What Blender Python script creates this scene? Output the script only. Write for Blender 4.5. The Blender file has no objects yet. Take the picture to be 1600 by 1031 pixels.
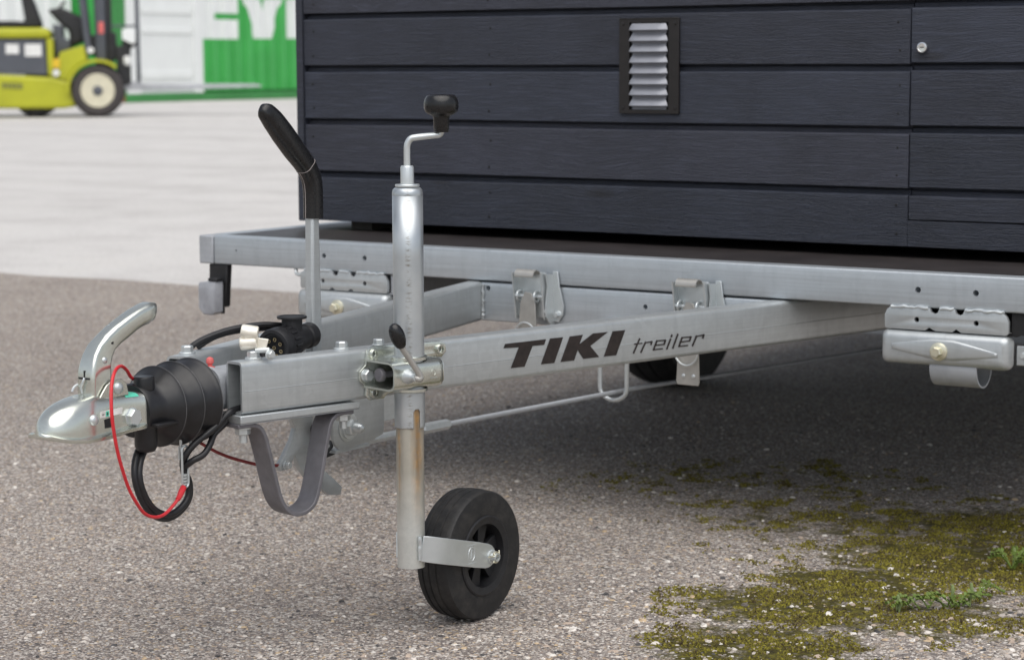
import bpy, bmesh, math, random
import numpy as np
from mathutils import Vector, Matrix

random.seed(7)
rng = np.random.default_rng(11)
C = bpy.context.scene.collection
SC = bpy.context.scene

# ------------------------------------------------------------------ camera
cam = bpy.data.cameras.new('camera')
camo = bpy.data.objects.new('camera', cam)
C.objects.link(camo)
yaw, pitch, roll = math.radians(34.358), math.radians(6.850), math.radians(-0.287)
F = Vector((-math.sin(yaw) * math.cos(pitch), math.cos(yaw) * math.cos(pitch), -math.sin(pitch)))
R = Vector((math.cos(yaw), math.sin(yaw), 0))
U = R.cross(F)
R2 = math.cos(roll) * R + math.sin(roll) * U
U2 = -math.sin(roll) * R + math.cos(roll) * U
M = Matrix((R2, U2, -F)).transposed().to_4x4()
M.translation = Vector((2.2820, -3.7112, 0.8988))
camo.matrix_world = M
cam.sensor_width = 36.0
cam.lens = 3471.24 / 1600 * 36
cam.clip_start, cam.clip_end = 0.05, 2000
cam.dof.use_dof = True
cam.dof.focus_distance = 3.36
cam.dof.aperture_fstop = 8.0
SC.camera = camo

# ------------------------------------------------------------------ light
SUN_DIR = Vector((0.62, -0.72, 2.1)).normalized()
SUN_EL = math.asin(SUN_DIR.z)
SUN_AZ = math.atan2(SUN_DIR.x, SUN_DIR.y)
w = bpy.data.worlds.new('World')
SC.world = w
w.use_nodes = True
nt = w.node_tree
bg = nt.nodes['Background']
sky = nt.nodes.new('ShaderNodeTexSky')
sky.sky_type = 'NISHITA'
sky.sun_disc = False
sky.sun_elevation = SUN_EL
sky.sun_rotation = SUN_AZ
sky.air_density, sky.dust_density, sky.ozone_density = 1.0, 1.5, 1.0
hs = nt.nodes.new('ShaderNodeHueSaturation')
hs.inputs['Saturation'].default_value = 0.42
nt.links.new(sky.outputs[0], hs.inputs['Color'])
nt.links.new(hs.outputs[0], bg.inputs['Color'])
bg.inputs['Strength'].default_value = 0.075
sl = bpy.data.lights.new('sun', 'SUN')
sl.energy = 1.5
sl.angle = math.radians(80)
sl.color = (1.0, 0.96, 0.90)
so = bpy.data.objects.new('sun', sl)
so.rotation_euler = (-SUN_DIR).to_track_quat('-Z', 'Y').to_euler()
so.location = (0, -5, 12)
C.objects.link(so)
SC.view_settings.view_transform = 'Standard'
SC.view_settings.look = 'None'
SC.view_settings.gamma = 1.0
SC.view_settings.use_curve_mapping = False
SC.view_settings.exposure = 0.86


# ------------------------------------------------------------------ materials
def newmat(name):
    m = bpy.data.materials.new(name)
    m.use_nodes = True
    return m, m.node_tree, m.node_tree.nodes['Principled BSDF']


def node(nt, typ, **kw):
    n = nt.nodes.new(typ)
    for k, v in kw.items():
        if k.startswith('_'):
            setattr(n, k[1:], v)
        else:
            n.inputs[k.replace('__', ' ')].default_value = v
    return n


def ramp(nt, src, stops, interp='LINEAR'):
    r = nt.nodes.new('ShaderNodeValToRGB')
    r.color_ramp.interpolation = interp
    el = r.color_ramp.elements
    while len(el) < len(stops):
        el.new(0.5)
    for e, (p, c) in zip(el, stops):
        e.position = p
        e.color = (*c, 1) if len(c) == 3 else c
    nt.links.new(src, r.inputs[0])
    return r.outputs[0]


def coords(nt, scale=(1, 1, 1), rot=(0, 0, 0), loc=(0, 0, 0)):
    t = nt.nodes.new('ShaderNodeTexCoord')
    mp = nt.nodes.new('ShaderNodeMapping')
    mp.inputs['Scale'].default_value = scale
    mp.inputs['Rotation'].default_value = rot
    mp.inputs['Location'].default_value = loc
    nt.links.new(t.outputs['Object'], mp.inputs[0])
    return mp.outputs[0]


def mixc(nt, fac, a, b, blend='MIX'):
    m = nt.nodes.new('ShaderNodeMix')
    m.data_type = 'RGBA'
    m.blend_type = blend
    for s, v in ((0, fac), (6, a), (7, b)):
        if hasattr(v, 'is_linked'):
            nt.links.new(v, m.inputs[s])
        elif s == 0:
            m.inputs[0].default_value = v
        else:
            m.inputs[s].default_value = (*v, 1) if len(v) == 3 else v
    return m.outputs[2]


def math_(nt, op, a, b=0.0, clamp=False):
    m = nt.nodes.new('ShaderNodeMath')
    m.operation = op
    m.use_clamp = clamp
    for i, v in enumerate((a, b)):
        if hasattr(v, 'is_linked'):
            nt.links.new(v, m.inputs[i])
        else:
            m.inputs[i].default_value = v
    return m.outputs[0]


def simple(name, base, metal=0.0, rough=0.5, nscale=40, namt=0.25, bump=0.0, bscale=200, rvar=0.12, spec=0.5, stretch=(1, 1, 1)):
    m, nt, b = newmat(name)
    b.inputs['Metallic'].default_value = metal
    b.inputs['Specular IOR Level'].default_value = spec
    co = coords(nt, stretch)
    n = node(nt, 'ShaderNodeTexNoise', Scale=nscale, Detail=6, Roughness=0.6)
    nt.links.new(co, n.inputs['Vector'])
    lo = tuple(c * (1 - namt) for c in base)
    hi = tuple(min(1, c * (1 + namt)) for c in base)
    nt.links.new(ramp(nt, n.outputs[0], [(0.3, lo), (0.7, hi)]), b.inputs['Base Color'])
    rr = node(nt, 'ShaderNodeMapRange')
    rr.inputs[3].default_value = max(0.02, rough - rvar)
    rr.inputs[4].default_value = min(1, rough + rvar)
    n2 = node(nt, 'ShaderNodeTexNoise', Scale=nscale * 2.3, Detail=5)
    nt.links.new(co, n2.inputs['Vector'])
    nt.links.new(n2.outputs[0], rr.inputs[0])
    nt.links.new(rr.outputs[0], b.inputs['Roughness'])
    if bump:
        bn = node(nt, 'ShaderNodeTexNoise', Scale=bscale, Detail=4)
        nt.links.new(co, bn.inputs['Vector'])
        bp = node(nt, 'ShaderNodeBump', Strength=bump, Distance=0.001)
        nt.links.new(bn.outputs[0], bp.inputs['Height'])
        nt.links.new(bp.outputs[0], b.inputs['Normal'])
    return m


def galvanised(name, base, metal=0.55, rough=0.45, spangle=55, streak=0.26, dirt=0.22):
    """hot dip galvanised steel: spangle, faint drag streaks along the piece, dull dirt."""
    m, nt, b = newmat(name)
    co = coords(nt)
    v = node(nt, 'ShaderNodeTexVoronoi', Scale=spangle, Randomness=1.0)
    n0 = node(nt, 'ShaderNodeTexNoise', Scale=30, Detail=3)
    nt.links.new(co, n0.inputs['Vector'])
    wv = mixc(nt, 0.06, co, n0.outputs['Color'], 'ADD')
    nt.links.new(wv, v.inputs['Vector'])
    sep = node(nt, 'ShaderNodeSeparateColor')
    nt.links.new(v.outputs['Color'], sep.inputs[0])
    n1 = node(nt, 'ShaderNodeTexNoise', Scale=7, Detail=7, Roughness=0.65)
    nt.links.new(co, n1.inputs['Vector'])
    cst = coords(nt, (1.6, 1.6, 95))
    n2 = node(nt, 'ShaderNodeTexNoise', Scale=2.0, Detail=6, Roughness=0.7)
    nt.links.new(cst, n2.inputs['Vector'])
    lo = tuple(c * 0.95 for c in base)
    hi = tuple(min(1, c * 1.05) for c in base)
    c1 = ramp(nt, sep.outputs[0], [(0.0, lo), (1.0, hi)])
    c2 = mixc(nt, streak, c1, ramp(nt, n2.outputs[0], [(0.3, tuple(c * 0.68 for c in base)), (0.65, tuple(min(1, c * 1.12) for c in base))]))
    c3 = mixc(nt, math_(nt, 'MULTIPLY', ramp(nt, n1.outputs[0], [(0.5, (0, 0, 0)), (0.75, (1, 1, 1))]), dirt), c2, tuple(c * f for c, f in zip(base, (0.62, 0.60, 0.55))))
    cdr = coords(nt, (55, 55, 5))
    n3 = node(nt, 'ShaderNodeTexNoise', Scale=1.0, Detail=5, Roughness=0.65)
    nt.links.new(cdr, n3.inputs['Vector'])
    c3 = mixc(nt, 0.32, c3, ramp(nt, n3.outputs[0], [(0.32, (0.80, 0.81, 0.82)), (0.50, (1, 1, 1)), (0.68, (1.0, 1.0, 1.0)), (0.74, (1.12, 1.12, 1.12))]), 'MULTIPLY')
    nt.links.new(c3, b.inputs['Base Color'])
    b.inputs['Metallic'].default_value = metal
    rr = node(nt, 'ShaderNodeMapRange')
    rr.inputs[3].default_value = rough - 0.1
    rr.inputs[4].default_value = rough + 0.14
    nt.links.new(n1.outputs[0], rr.inputs[0])
    nt.links.new(rr.outputs[0], b.inputs['Roughness'])
    nb = node(nt, 'ShaderNodeTexNoise', Scale=90, Detail=5)
    nt.links.new(co, nb.inputs['Vector'])
    bp = node(nt, 'ShaderNodeBump', Strength=0.12, Distance=0.001)
    nt.links.new(nb.outputs[0], bp.inputs['Height'])
    nt.links.new(bp.outputs[0], b.inputs['Normal'])
    return m


MAT = {}
MAT['galv'] = galvanised('galvanised_steel', (0.52, 0.548, 0.560), metal=0.62, rough=0.40)
MAT['galv_rail'] = galvanised('galvanised_rail', (0.49, 0.53, 0.565), rough=0.42, streak=0.45, dirt=0.12)
MAT['galv_dull'] = galvanised('galvanised_dull', (0.44, 0.46, 0.49), metal=0.35, rough=0.55)
MAT['zinc'] = simple('zinc_plate', (0.62, 0.655, 0.665), 0.62, 0.34, 30, 0.06, 0.0, 200, 0.06)
MAT['zinc_yellow'] = simple('yellow_zinc', (0.72, 0.69, 0.54), 0.75, 0.34, 60, 0.12)
MAT['zinc_coupler'] = simple('coupler_zinc', (0.66, 0.68, 0.625), 0.90, 0.25, 25, 0.06, 0.0, 120, 0.05)
MAT['cream_zinc'] = simple('pale_zinc', (0.86, 0.82, 0.72), 0.35, 0.33, 60, 0.12)
MAT['beige_zinc'] = simple('beige_zinc', (0.42, 0.41, 0.385), 0.5, 0.42, 60, 0.10)
MAT['dark_steel'] = simple('dark_strap_steel', (0.17, 0.165, 0.18), 0.35, 0.5, 30, 0.2, 0.15, 300)
MAT['black_plastic'] = simple('black_plastic', (0.009, 0.009, 0.010), 0, 0.28, 60, 0.3, 0.05, 700)
MAT['black_matte'] = simple('black_matte_plastic', (0.014, 0.014, 0.016), 0, 0.52, 60, 0.3, 0.1, 700)
MAT['bellows'] = simple('bellows_rubber', (0.012, 0.012, 0.014), 0, 0.36, 35, 0.45, 0.1, 500)
MAT['cable_black'] = simple('black_cable_sheath', (0.014, 0.014, 0.016), 0, 0.42, 50, 0.4)
MAT['red'] = simple('red_cable_sheath', (0.62, 0.025, 0.035), 0, 0.35, 80, 0.12)
MAT['red_dark'] = simple('aged_red_sheath', (0.20, 0.02, 0.02), 0, 0.5, 80, 0.3)
MAT['pink'] = simple('pale_red_plastic', (0.75, 0.16, 0.15), 0, 0.45)
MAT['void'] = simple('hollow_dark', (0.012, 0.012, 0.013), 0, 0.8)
MAT['ink'] = simple('dark_brown_film', (0.020, 0.014, 0.013), 0, 0.38, 90, 0.5)
MAT['brass'] = simple('contact_brass', (0.75, 0.6, 0.35), 1, 0.3)
MAT['lens'] = simple('grey_lens', (0.33, 0.34, 0.37), 0.0, 0.32, 30, 0.18)
MAT['green_sticker'] = simple('green_sticker', (0.12, 0.62, 0.45), 0, 0.4)
MAT['white_sticker'] = simple('white_sticker', (0.78, 0.78, 0.76), 0, 0.45)
MAT['chrome'] = simple('chrome', (0.85, 0.86, 0.87), 1, 0.16, 50, 0.04)
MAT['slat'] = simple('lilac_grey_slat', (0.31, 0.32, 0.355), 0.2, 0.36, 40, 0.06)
MAT['vent_frame'] = simple('dark_brown_vent', (0.013, 0.011, 0.011), 0, 0.36, 50, 0.2)
MAT['deck_dark'] = simple('underside', (0.05, 0.045, 0.04), 0, 0.8)
MAT['fork_yellow'] = simple('lime_yellow_paint', (0.44, 0.45, 0.020), 0, 0.45, 3, 0.1)
MAT['fork_grey'] = simple('slate_grey_paint', (0.085, 0.092, 0.11), 0, 0.5, 4, 0.1)
MAT['fork_black'] = simple('machine_black', (0.022, 0.022, 0.024), 0, 0.55, 6, 0.3)
MAT['fork_steel'] = simple('worn_fork_steel', (0.42, 0.43, 0.45), 0.3, 0.45, 4, 0.2)
MAT['rim_cream'] = simple('cream_rim', (0.66, 0.62, 0.47), 0, 0.5, 8, 0.1)
MAT['box_white'] = simple('white_container_paint', (0.80, 0.82, 0.81), 0, 0.5, 1.5, 0.04)
MAT['box_green'] = simple('green_container_paint', (0.055, 0.40, 0.085), 0, 0.5, 1.2, 0.10)
MAT['box_dkgreen'] = simple('dark_green_rail_paint', (0.045, 0.24, 0.06), 0, 0.5, 1.2, 0.12)
MAT['rust_brown'] = simple('rusty_casting', (0.28, 0.12, 0.04), 0, 0.7, 9, 0.3)
MAT['amber'] = simple('amber_sticker', (0.75, 0.5, 0.03), 0, 0.5)

# jockey sleeve: bright zinc with dark drag scratches down one side
m, nt, b = newmat('scratched_zinc_tube')
co = coords(nt)
n = node(nt, 'ShaderNodeTexNoise', Scale=24, Detail=5)
nt.links.new(co, n.inputs['Vector'])
cs = coords(nt, (60, 60, 260))
ns = node(nt, 'ShaderNodeTexNoise', Scale=1.0, Detail=6, Roughness=0.75, Distortion=0.6)
nt.links.new(cs, ns.inputs['Vector'])
sx = node(nt, 'ShaderNodeSeparateXYZ')
nt.links.new(co, sx.inputs[0])
# u across the tube as one walks round the post; scratches live in a narrow vertical band
uu = math_(nt, 'ADD', math_(nt, 'MULTIPLY', sx.outputs[0], R.x), math_(nt, 'MULTIPLY', sx.outputs[1], R.y))
u0 = 0.197 * R.x - 0.948 * R.y
d_ = math_(nt, 'ABSOLUTE', math_(nt, 'SUBTRACT', uu, u0 + 0.0015))
band = math_(nt, 'SUBTRACT', 1.0, math_(nt, 'MULTIPLY', d_, 160), True)
scr = math_(nt, 'MULTIPLY', ramp(nt, ns.outputs[0], [(0.50, (0, 0, 0)), (0.60, (1, 1, 1))]), band)
base = ramp(nt, n.outputs[0], [(0.3, (0.48, 0.52, 0.55)), (0.7, (0.60, 0.625, 0.635))])
nt.links.new(mixc(nt, math_(nt, 'MULTIPLY', scr, 0.75), base, (0.20, 0.17, 0.13)), b.inputs['Base Color'])
b.inputs['Metallic'].default_value = 0.78
rr = node(nt, 'ShaderNodeMapRange')
rr.inputs[3].default_value, rr.inputs[4].default_value = 0.34, 0.45
nt.links.new(n.outputs[0], rr.inputs[0])
nt.links.new(rr.outputs[0], b.inputs['Roughness'])
MAT['tube'] = m

# jockey inner tube: zinc with a brown grease and rust run below the slot
m, nt, b = newmat('rust_streaked_tube')
co = coords(nt)
sx = node(nt, 'ShaderNodeSeparateXYZ')
nt.links.new(co, sx.inputs[0])
uu = math_(nt, 'ADD', math_(nt, 'MULTIPLY', sx.outputs[0], R.x), math_(nt, 'MULTIPLY', sx.outputs[1], R.y))
cs = coords(nt, (70, 70, 9))
ns = node(nt, 'ShaderNodeTexNoise', Scale=1.6, Detail=7, Roughness=0.7)
nt.links.new(cs, ns.inputs['Vector'])
wob = math_(nt, 'MULTIPLY', math_(nt, 'SUBTRACT', ns.outputs[0], 0.5), 0.012)
d1 = math_(nt, 'ABSOLUTE', math_(nt, 'SUBTRACT', math_(nt, 'ADD', uu, wob), u0 + 0.0125))
s1 = math_(nt, 'SUBTRACT', 1.15, math_(nt, 'MULTIPLY', d1, 95), True)
d2 = math_(nt, 'ABSOLUTE', math_(nt, 'SUBTRACT', math_(nt, 'ADD', uu, wob), u0 - 0.0165))
s2 = math_(nt, 'MULTIPLY', math_(nt, 'SUBTRACT', 1.0, math_(nt, 'MULTIPLY', d2, 230), True), 0.8)
fade = node(nt, 'ShaderNodeMapRange')
fade.inputs[1].default_value, fade.inputs[2].default_value = 0.17, 0.27
nt.links.new(sx.outputs[2], fade.inputs[0])
msk = math_(nt, 'MULTIPLY', math_(nt, 'MAXIMUM', s1, s2), fade.outputs[0])
blot = node(nt, 'ShaderNodeTexNoise', Scale=45, Detail=6, Roughness=0.7)
nt.links.new(co, blot.inputs['Vector'])
ms2 = math_(nt, 'MULTIPLY', msk, ramp(nt, blot.outputs[0], [(0.28, (0.6,) * 3), (0.55, (1, 1, 1))]))
base = ramp(nt, blot.outputs[0], [(0.3, (0.58, 0.60, 0.58)), (0.7, (0.74, 0.75, 0.72))])
rc = ramp(nt, blot.outputs[0], [(0.3, (0.085, 0.045, 0.015)), (0.48, (0.22, 0.125, 0.045)), (0.62, (0.36, 0.21, 0.080)), (0.75, (0.34, 0.125, 0.025))])
# thin beige film over the upper half
film = math_(nt, 'MULTIPLY', fade.outputs[0], 0.5)
c0 = mixc(nt, film, base, (0.40, 0.34, 0.23))
nt.links.new(mixc(nt, ms2, c0, rc), b.inputs['Base Color'])
nt.links.new(math_(nt, 'SUBTRACT', 0.7, math_(nt, 'MULTIPLY', ms2, 0.7)), b.inputs['Metallic'])
nt.links.new(math_(nt, 'ADD', 0.38, math_(nt, 'MULTIPLY', ms2, 0.35)), b.inputs['Roughness'])
MAT['rusty_tube'] = m

# tyre rubber with pale road dust
m, nt, b = newmat('dusty_rubber')
co = coords(nt)
n = node(nt, 'ShaderNodeTexNoise', Scale=38, Detail=9, Roughness=0.72)
nt.links.new(co, n.inputs['Vector'])
n2 = node(nt, 'ShaderNodeTexNoise', Scale=500, Detail=3)
nt.links.new(co, n2.inputs['Vector'])
dm = math_(nt, 'MULTIPLY', ramp(nt, n.outputs[0], [(0.44, (0, 0, 0)), (0.70, (1, 1, 1))]), 0.42)
nt.links.new(mixc(nt, dm, (0.011, 0.011, 0.012), (0.070, 0.063, 0.057)), b.inputs['Base Color'])
b.inputs['Roughness'].default_value = 0.62
bp = node(nt, 'ShaderNodeBump', Strength=0.25, Distance=0.0006)
nt.links.new(n2.outputs[0], bp.inputs['Height'])
nt.links.new(bp.outputs[0], b.inputs['Normal'])
MAT['rubber'] = m


# painted rough-sawn boards: charcoal blue film over raised grain
def board_mat(name, seed, base=(0.030, 0.035, 0.050), bump=0.5):
    m, nt, b = newmat(name)
    co = coords(nt, (1, 1, 1), (0, 0, 0), (seed * 3.7, 0, seed * 1.3))
    # slow warps make the grain lines swing round knots
    wn = node(nt, 'ShaderNodeTexNoise', Scale=3.2, Detail=2)
    nt.links.new(co, wn.inputs['Vector'])
    mp = nt.nodes.new('ShaderNodeMapping')
    mp.inputs['Scale'].default_value = (0.035, 0.3, 1.0)
    kn = node(nt, 'ShaderNodeTexVoronoi', Scale=1.0, Randomness=1.0)
    ks = coords(nt, (2.2, 1, 9.0), (0, 0, 0), (seed * 1.9, 0, seed * 2.1))
    nt.links.new(ks, kn.inputs['Vector'])
    kd = ramp(nt, kn.outputs['Distance'], [(0.0, (1, 1, 1)), (0.22, (0.25,) * 3), (0.45, (0, 0, 0))])
    off = node(nt, 'ShaderNodeCombineXYZ')
    nt.links.new(math_(nt, 'ADD', math_(nt, 'MULTIPLY', kd, 0.030), math_(nt, 'MULTIPLY', wn.outputs[0], 0.014)), off.inputs[2])
    va = nt.nodes.new('ShaderNodeVectorMath')
    nt.links.new(co, va.inputs[0])
    nt.links.new(off.outputs[0], va.inputs[1])
    nt.links.new(va.outputs[0], mp.inputs[0])
    g = node(nt, 'ShaderNodeTexNoise', Scale=300, Detail=6, Roughness=0.68)
    nt.links.new(mp.outputs[0], g.inputs['Vector'])
    sawc = coords(nt, (90, 1, 900))
    saw = node(nt, 'ShaderNodeTexNoise', Scale=1.0, Detail=4)
    nt.links.new(sawc, saw.inputs['Vector'])
    pt = node(nt, 'ShaderNodeTexNoise', Scale=5, Detail=6, Roughness=0.6)
    nt.links.new(co, pt.inputs['Vector'])
    lo = tuple(c * 0.80 for c in base)
    hi = tuple(c * 1.22 for c in base)
    c1 = ramp(nt, pt.outputs[0], [(0.3, lo), (0.7, hi)])
    c2 = mixc(nt, math_(nt, 'MULTIPLY', ramp(nt, g.outputs[0], [(0.50, (0, 0, 0)), (0.66, (1, 1, 1))]), 0.55), c1, tuple(c * 2.3 for c in base))
    kdark = math_(nt, 'MULTIPLY', ramp(nt, kn.outputs['Distance'], [(0.0, (1, 1, 1)), (0.07, (0.5,) * 3), (0.10, (0, 0, 0))]), 0.8)
    nt.links.new(mixc(nt, kdark, c2, (0.010, 0.009, 0.010)), b.inputs['Base Color'])
    rr = node(nt, 'ShaderNodeMapRange')
    rr.inputs[3].default_value, rr.inputs[4].default_value = 0.42, 0.66
    nt.links.new(g.outputs[0], rr.inputs[0])
    nt.links.new(rr.outputs[0], b.inputs['Roughness'])
    h = math_(nt, 'ADD', g.outputs[0], math_(nt, 'MULTIPLY', saw.outputs[0], 0.9))
    bp = node(nt, 'ShaderNodeBump', Strength=bump, Distance=0.0030)
    nt.links.new(h, bp.inputs['Height'])
    nt.links.new(bp.outputs[0], b.inputs['Normal'])
    return m


BOARDS = [board_mat('charcoal_board_%s' % 'abcd'[i], i + 1, c, bp) for i, (c, bp) in enumerate((
    ((0.028, 0.0330, 0.0495), 0.65), ((0.0245, 0.0285, 0.0425), 0.85), ((0.0315, 0.0345, 0.0495), 0.75), ((0.024, 0.0285, 0.0425), 1.0)))]

# film faced deck plywood: fine mesh print, dusty
m, nt, b = newmat('film_faced_plywood')
co = coords(nt)
n = node(nt, 'ShaderNodeTexNoise', Scale=9, Detail=8, Roughness=0.7)
nt.links.new(co, n.inputs['Vector'])
nt.links.new(ramp(nt, n.outputs[0], [(0.3, (0.020, 0.016, 0.016)), (0.7, (0.048, 0.041, 0.040))]), b.inputs['Base Color'])
b.inputs['Roughness'].default_value = 0.46
vv = node(nt, 'ShaderNodeTexVoronoi', Scale=260, Randomness=0.0)
nt.links.new(co, vv.inputs['Vector'])
bp = node(nt, 'ShaderNodeBump', Strength=0.5, Distance=0.001)
nt.links.new(vv.outputs['Distance'], bp.inputs['Height'])
nt.links.new(bp.outputs[0], b.inputs['Normal'])
MAT['deck'] = m


# worn asphalt with exposed stones
def aggregate(name, binder, stones, scale, moss=False, bump=0.8, bright=1.0, light_patch=False):
    m, nt, b = newmat(name)
    co = coords(nt)
    wn = node(nt, 'ShaderNodeTexNoise', Scale=scale * 0.8, Detail=2)
    nt.links.new(co, wn.inputs['Vector'])
    wc = mixc(nt, 0.35 / scale, co, wn.outputs['Color'], 'ADD')
    v1 = node(nt, 'ShaderNodeTexVoronoi', Scale=scale)
    v2 = node(nt, 'ShaderNodeTexVoronoi', Scale=scale * 1.9)
    v3 = node(nt, 'ShaderNodeTexVoronoi', Scale=scale * 3.4)
    for v in (v1, v2, v3):
        nt.links.new(wc, v.inputs['Vector'])
    outc = None
    hs = []
    for v, th in ((v3, 0.62), (v2, 0.55), (v1, 0.42)):
        sp = node(nt, 'ShaderNodeSeparateColor')
        nt.links.new(v.outputs['Color'], sp.inputs[0])
        col = ramp(nt, sp.outputs[0], stones, 'CONSTANT')
        inside = ramp(nt, v.outputs['Distance'], [(th - 0.14, (1, 1, 1)), (th + 0.02, (0, 0, 0))])
        pres = math_(nt, 'GREATER_THAN', sp.outputs[1], 0.16 if v is v3 else 0.22 if v is v2 else 0.42)
        mk = math_(nt, 'MULTIPLY', inside, pres)
        outc = mixc(nt, mk, binder if outc is None else outc, col)
        hs.append(math_(nt, 'MULTIPLY', mk, math_(nt, 'SUBTRACT', 1.0, v.outputs['Distance'])))
    hh = math_(nt, 'ADD', math_(nt, 'MULTIPLY', hs[0], 0.35), math_(nt, 'ADD', math_(nt, 'MULTIPLY', hs[1], 0.6), hs[2]))
    big = node(nt, 'ShaderNodeTexNoise', Scale=1.7, Detail=8, Roughness=0.65)
    nt.links.new(co, big.inputs['Vector'])
    outc = mixc(nt, 0.55, outc, ramp(nt, big.outputs[0], [(0.30, (0.72, 0.70, 0.70)), (0.55, (1, 1, 1)), (0.75, (1.0, 0.98, 0.95))]), 'MULTIPLY')
    if not moss:
        trk = node(nt, 'ShaderNodeTexNoise', Scale=1.0, Detail=6, Roughness=0.6)
        nt.links.new(coords(nt, (0.10, 0.75, 1), (0, 0, 0.35)), trk.inputs['Vector'])
        outc = mixc(nt, 0.9, outc, ramp(nt, trk.outputs[0], [(0.36, (0.86, 0.855, 0.85)), (0.52, (1, 1, 1))]), 'MULTIPLY')
    if moss:
        sx = node(nt, 'ShaderNodeSeparateXYZ')
        nt.links.new(co, sx.inputs[0])

        def blob(cx, cy, rx, ry, rot=0.0):
            c_, s_ = math.cos(rot), math.sin(rot)
            dx = math_(nt, 'SUBTRACT', sx.outputs[0], cx)
            dy = math_(nt, 'SUBTRACT', sx.outputs[1], cy)
            a = math_(nt, 'ADD', math_(nt, 'MULTIPLY', dx, c_ / rx), math_(nt, 'MULTIPLY', dy, s_ / rx))
            e = math_(nt, 'ADD', math_(nt, 'MULTIPLY', dx, -s_ / ry), math_(nt, 'MULTIPLY', dy, c_ / ry))
            d = math_(nt, 'ADD', math_(nt, 'MULTIPLY', a, a), math_(nt, 'MULTIPLY', e, e))
            return math_(nt, 'SUBTRACT', 1.0, d, True)
        acc = None
        for q in MOSS_BLOBS:
            k = math_(nt, 'MULTIPLY', blob(*q[:5]), q[5])
            acc = k if acc is None else math_(nt, 'MAXIMUM', acc, k)
        mn = node(nt, 'ShaderNodeTexNoise', Scale=17, Detail=9, Roughness=0.72)
        nt.links.new(co, mn.inputs['Vector'])
        mv = math_(nt, 'ADD', math_(nt, 'MULTIPLY', acc, 0.62), math_(nt, 'MULTIPLY', mn.outputs[0], 0.9))
        mmask = ramp(nt, mv, [(0.66, (0, 0, 0)), (0.82, (1, 1, 1))])
        # bigger stones stay bare
        mmask = math_(nt, 'MULTIPLY', mmask, math_(nt, 'SUBTRACT', 1.0, math_(nt, 'MULTIPLY', math_(nt, 'GREATER_THAN', hs[2], 0.72), 0.8)))
        m2 = node(nt, 'ShaderNodeTexNoise', Scale=60, Detail=6, Roughness=0.7)
        nt.links.new(co, m2.inputs['Vector'])
        mcol = ramp(nt, m2.outputs[0], [(0.30, (0.028, 0.022, 0.008)), (0.50, (0.075, 0.065, 0.012)), (0.70, (0.17, 0.15, 0.018))])
        outc = mixc(nt, mmask, outc, mcol)
        mb = node(nt, 'ShaderNodeTexNoise', Scale=420, Detail=4)
        nt.links.new(co, mb.inputs['Vector'])
        hh = math_(nt, 'ADD', hh, math_(nt, 'MULTIPLY', mmask, mb.outputs[0]))
    nt.links.new(outc, b.inputs['Base Color'])
    b.inputs['Roughness'].default_value = 0.82
    b.inputs['Specular IOR Level'].default_value = 0.3
    bp = node(nt, 'ShaderNodeBump', Strength=bump, Distance=0.0028)
    nt.links.new(hh, bp.inputs['Height'])
    nt.links.new(bp.outputs[0], b.inputs['Normal'])
    return m


MOSS_BLOBS = [
    # cx, cy, rx, ry, rot, strength
    (0.63, -0.42, 0.32, 0.25, 0.4, 0.70), (0.68, -0.70, 0.25, 0.22, 0.5, 0.75), (0.64, -0.22, 0.24, 0.16, 0.2, 0.85),
    (0.76, 0.05, 0.46, 0.34, 0.3, 0.72), (0.86, -0.38, 0.26, 0.22, 0.4, 0.55), (0.42, 0.22, 0.48, 0.30, 0.2, 0.46),
    (0.62, 0.34, 0.55, 0.30, 0.1, 0.55), (0.05, 0.50, 0.65, 0.40, 0.2, 0.33), (1.0, -0.05, 0.32, 0.30, 0.0, 0.60), (0.30, 0.05, 0.3, 0.25, 0.0, 0.30),
]
STONES = [(0.0, (0.24, 0.210, 0.188)), (0.12, (0.45, 0.402, 0.360)), (0.28, (0.35, 0.308, 0.278)), (0.42, (0.66, 0.605, 0.550)),
          (0.58, (0.46, 0.368, 0.298)), (0.68, (0.17, 0.148, 0.140)), (0.78, (0.72, 0.68, 0.63)), (0.86, (0.53, 0.405, 0.265)), (0.92, (0.07, 0.067, 0.068))]
MAT['asphalt'] = aggregate('worn_asphalt', (0.215, 0.184, 0.168), STONES, 86, moss=True, bump=1.0)
CST = [(0.0, (0.50, 0.49, 0.475)), (0.3, (0.60, 0.585, 0.565)), (0.55, (0.55, 0.53, 0.515)), (0.8, (0.66, 0.645, 0.625)), (0.94, (0.40, 0.39, 0.38))]
MAT['concrete'] = aggregate('pale_concrete', (0.58, 0.555, 0.53), CST, 60, bump=0.2)


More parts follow.
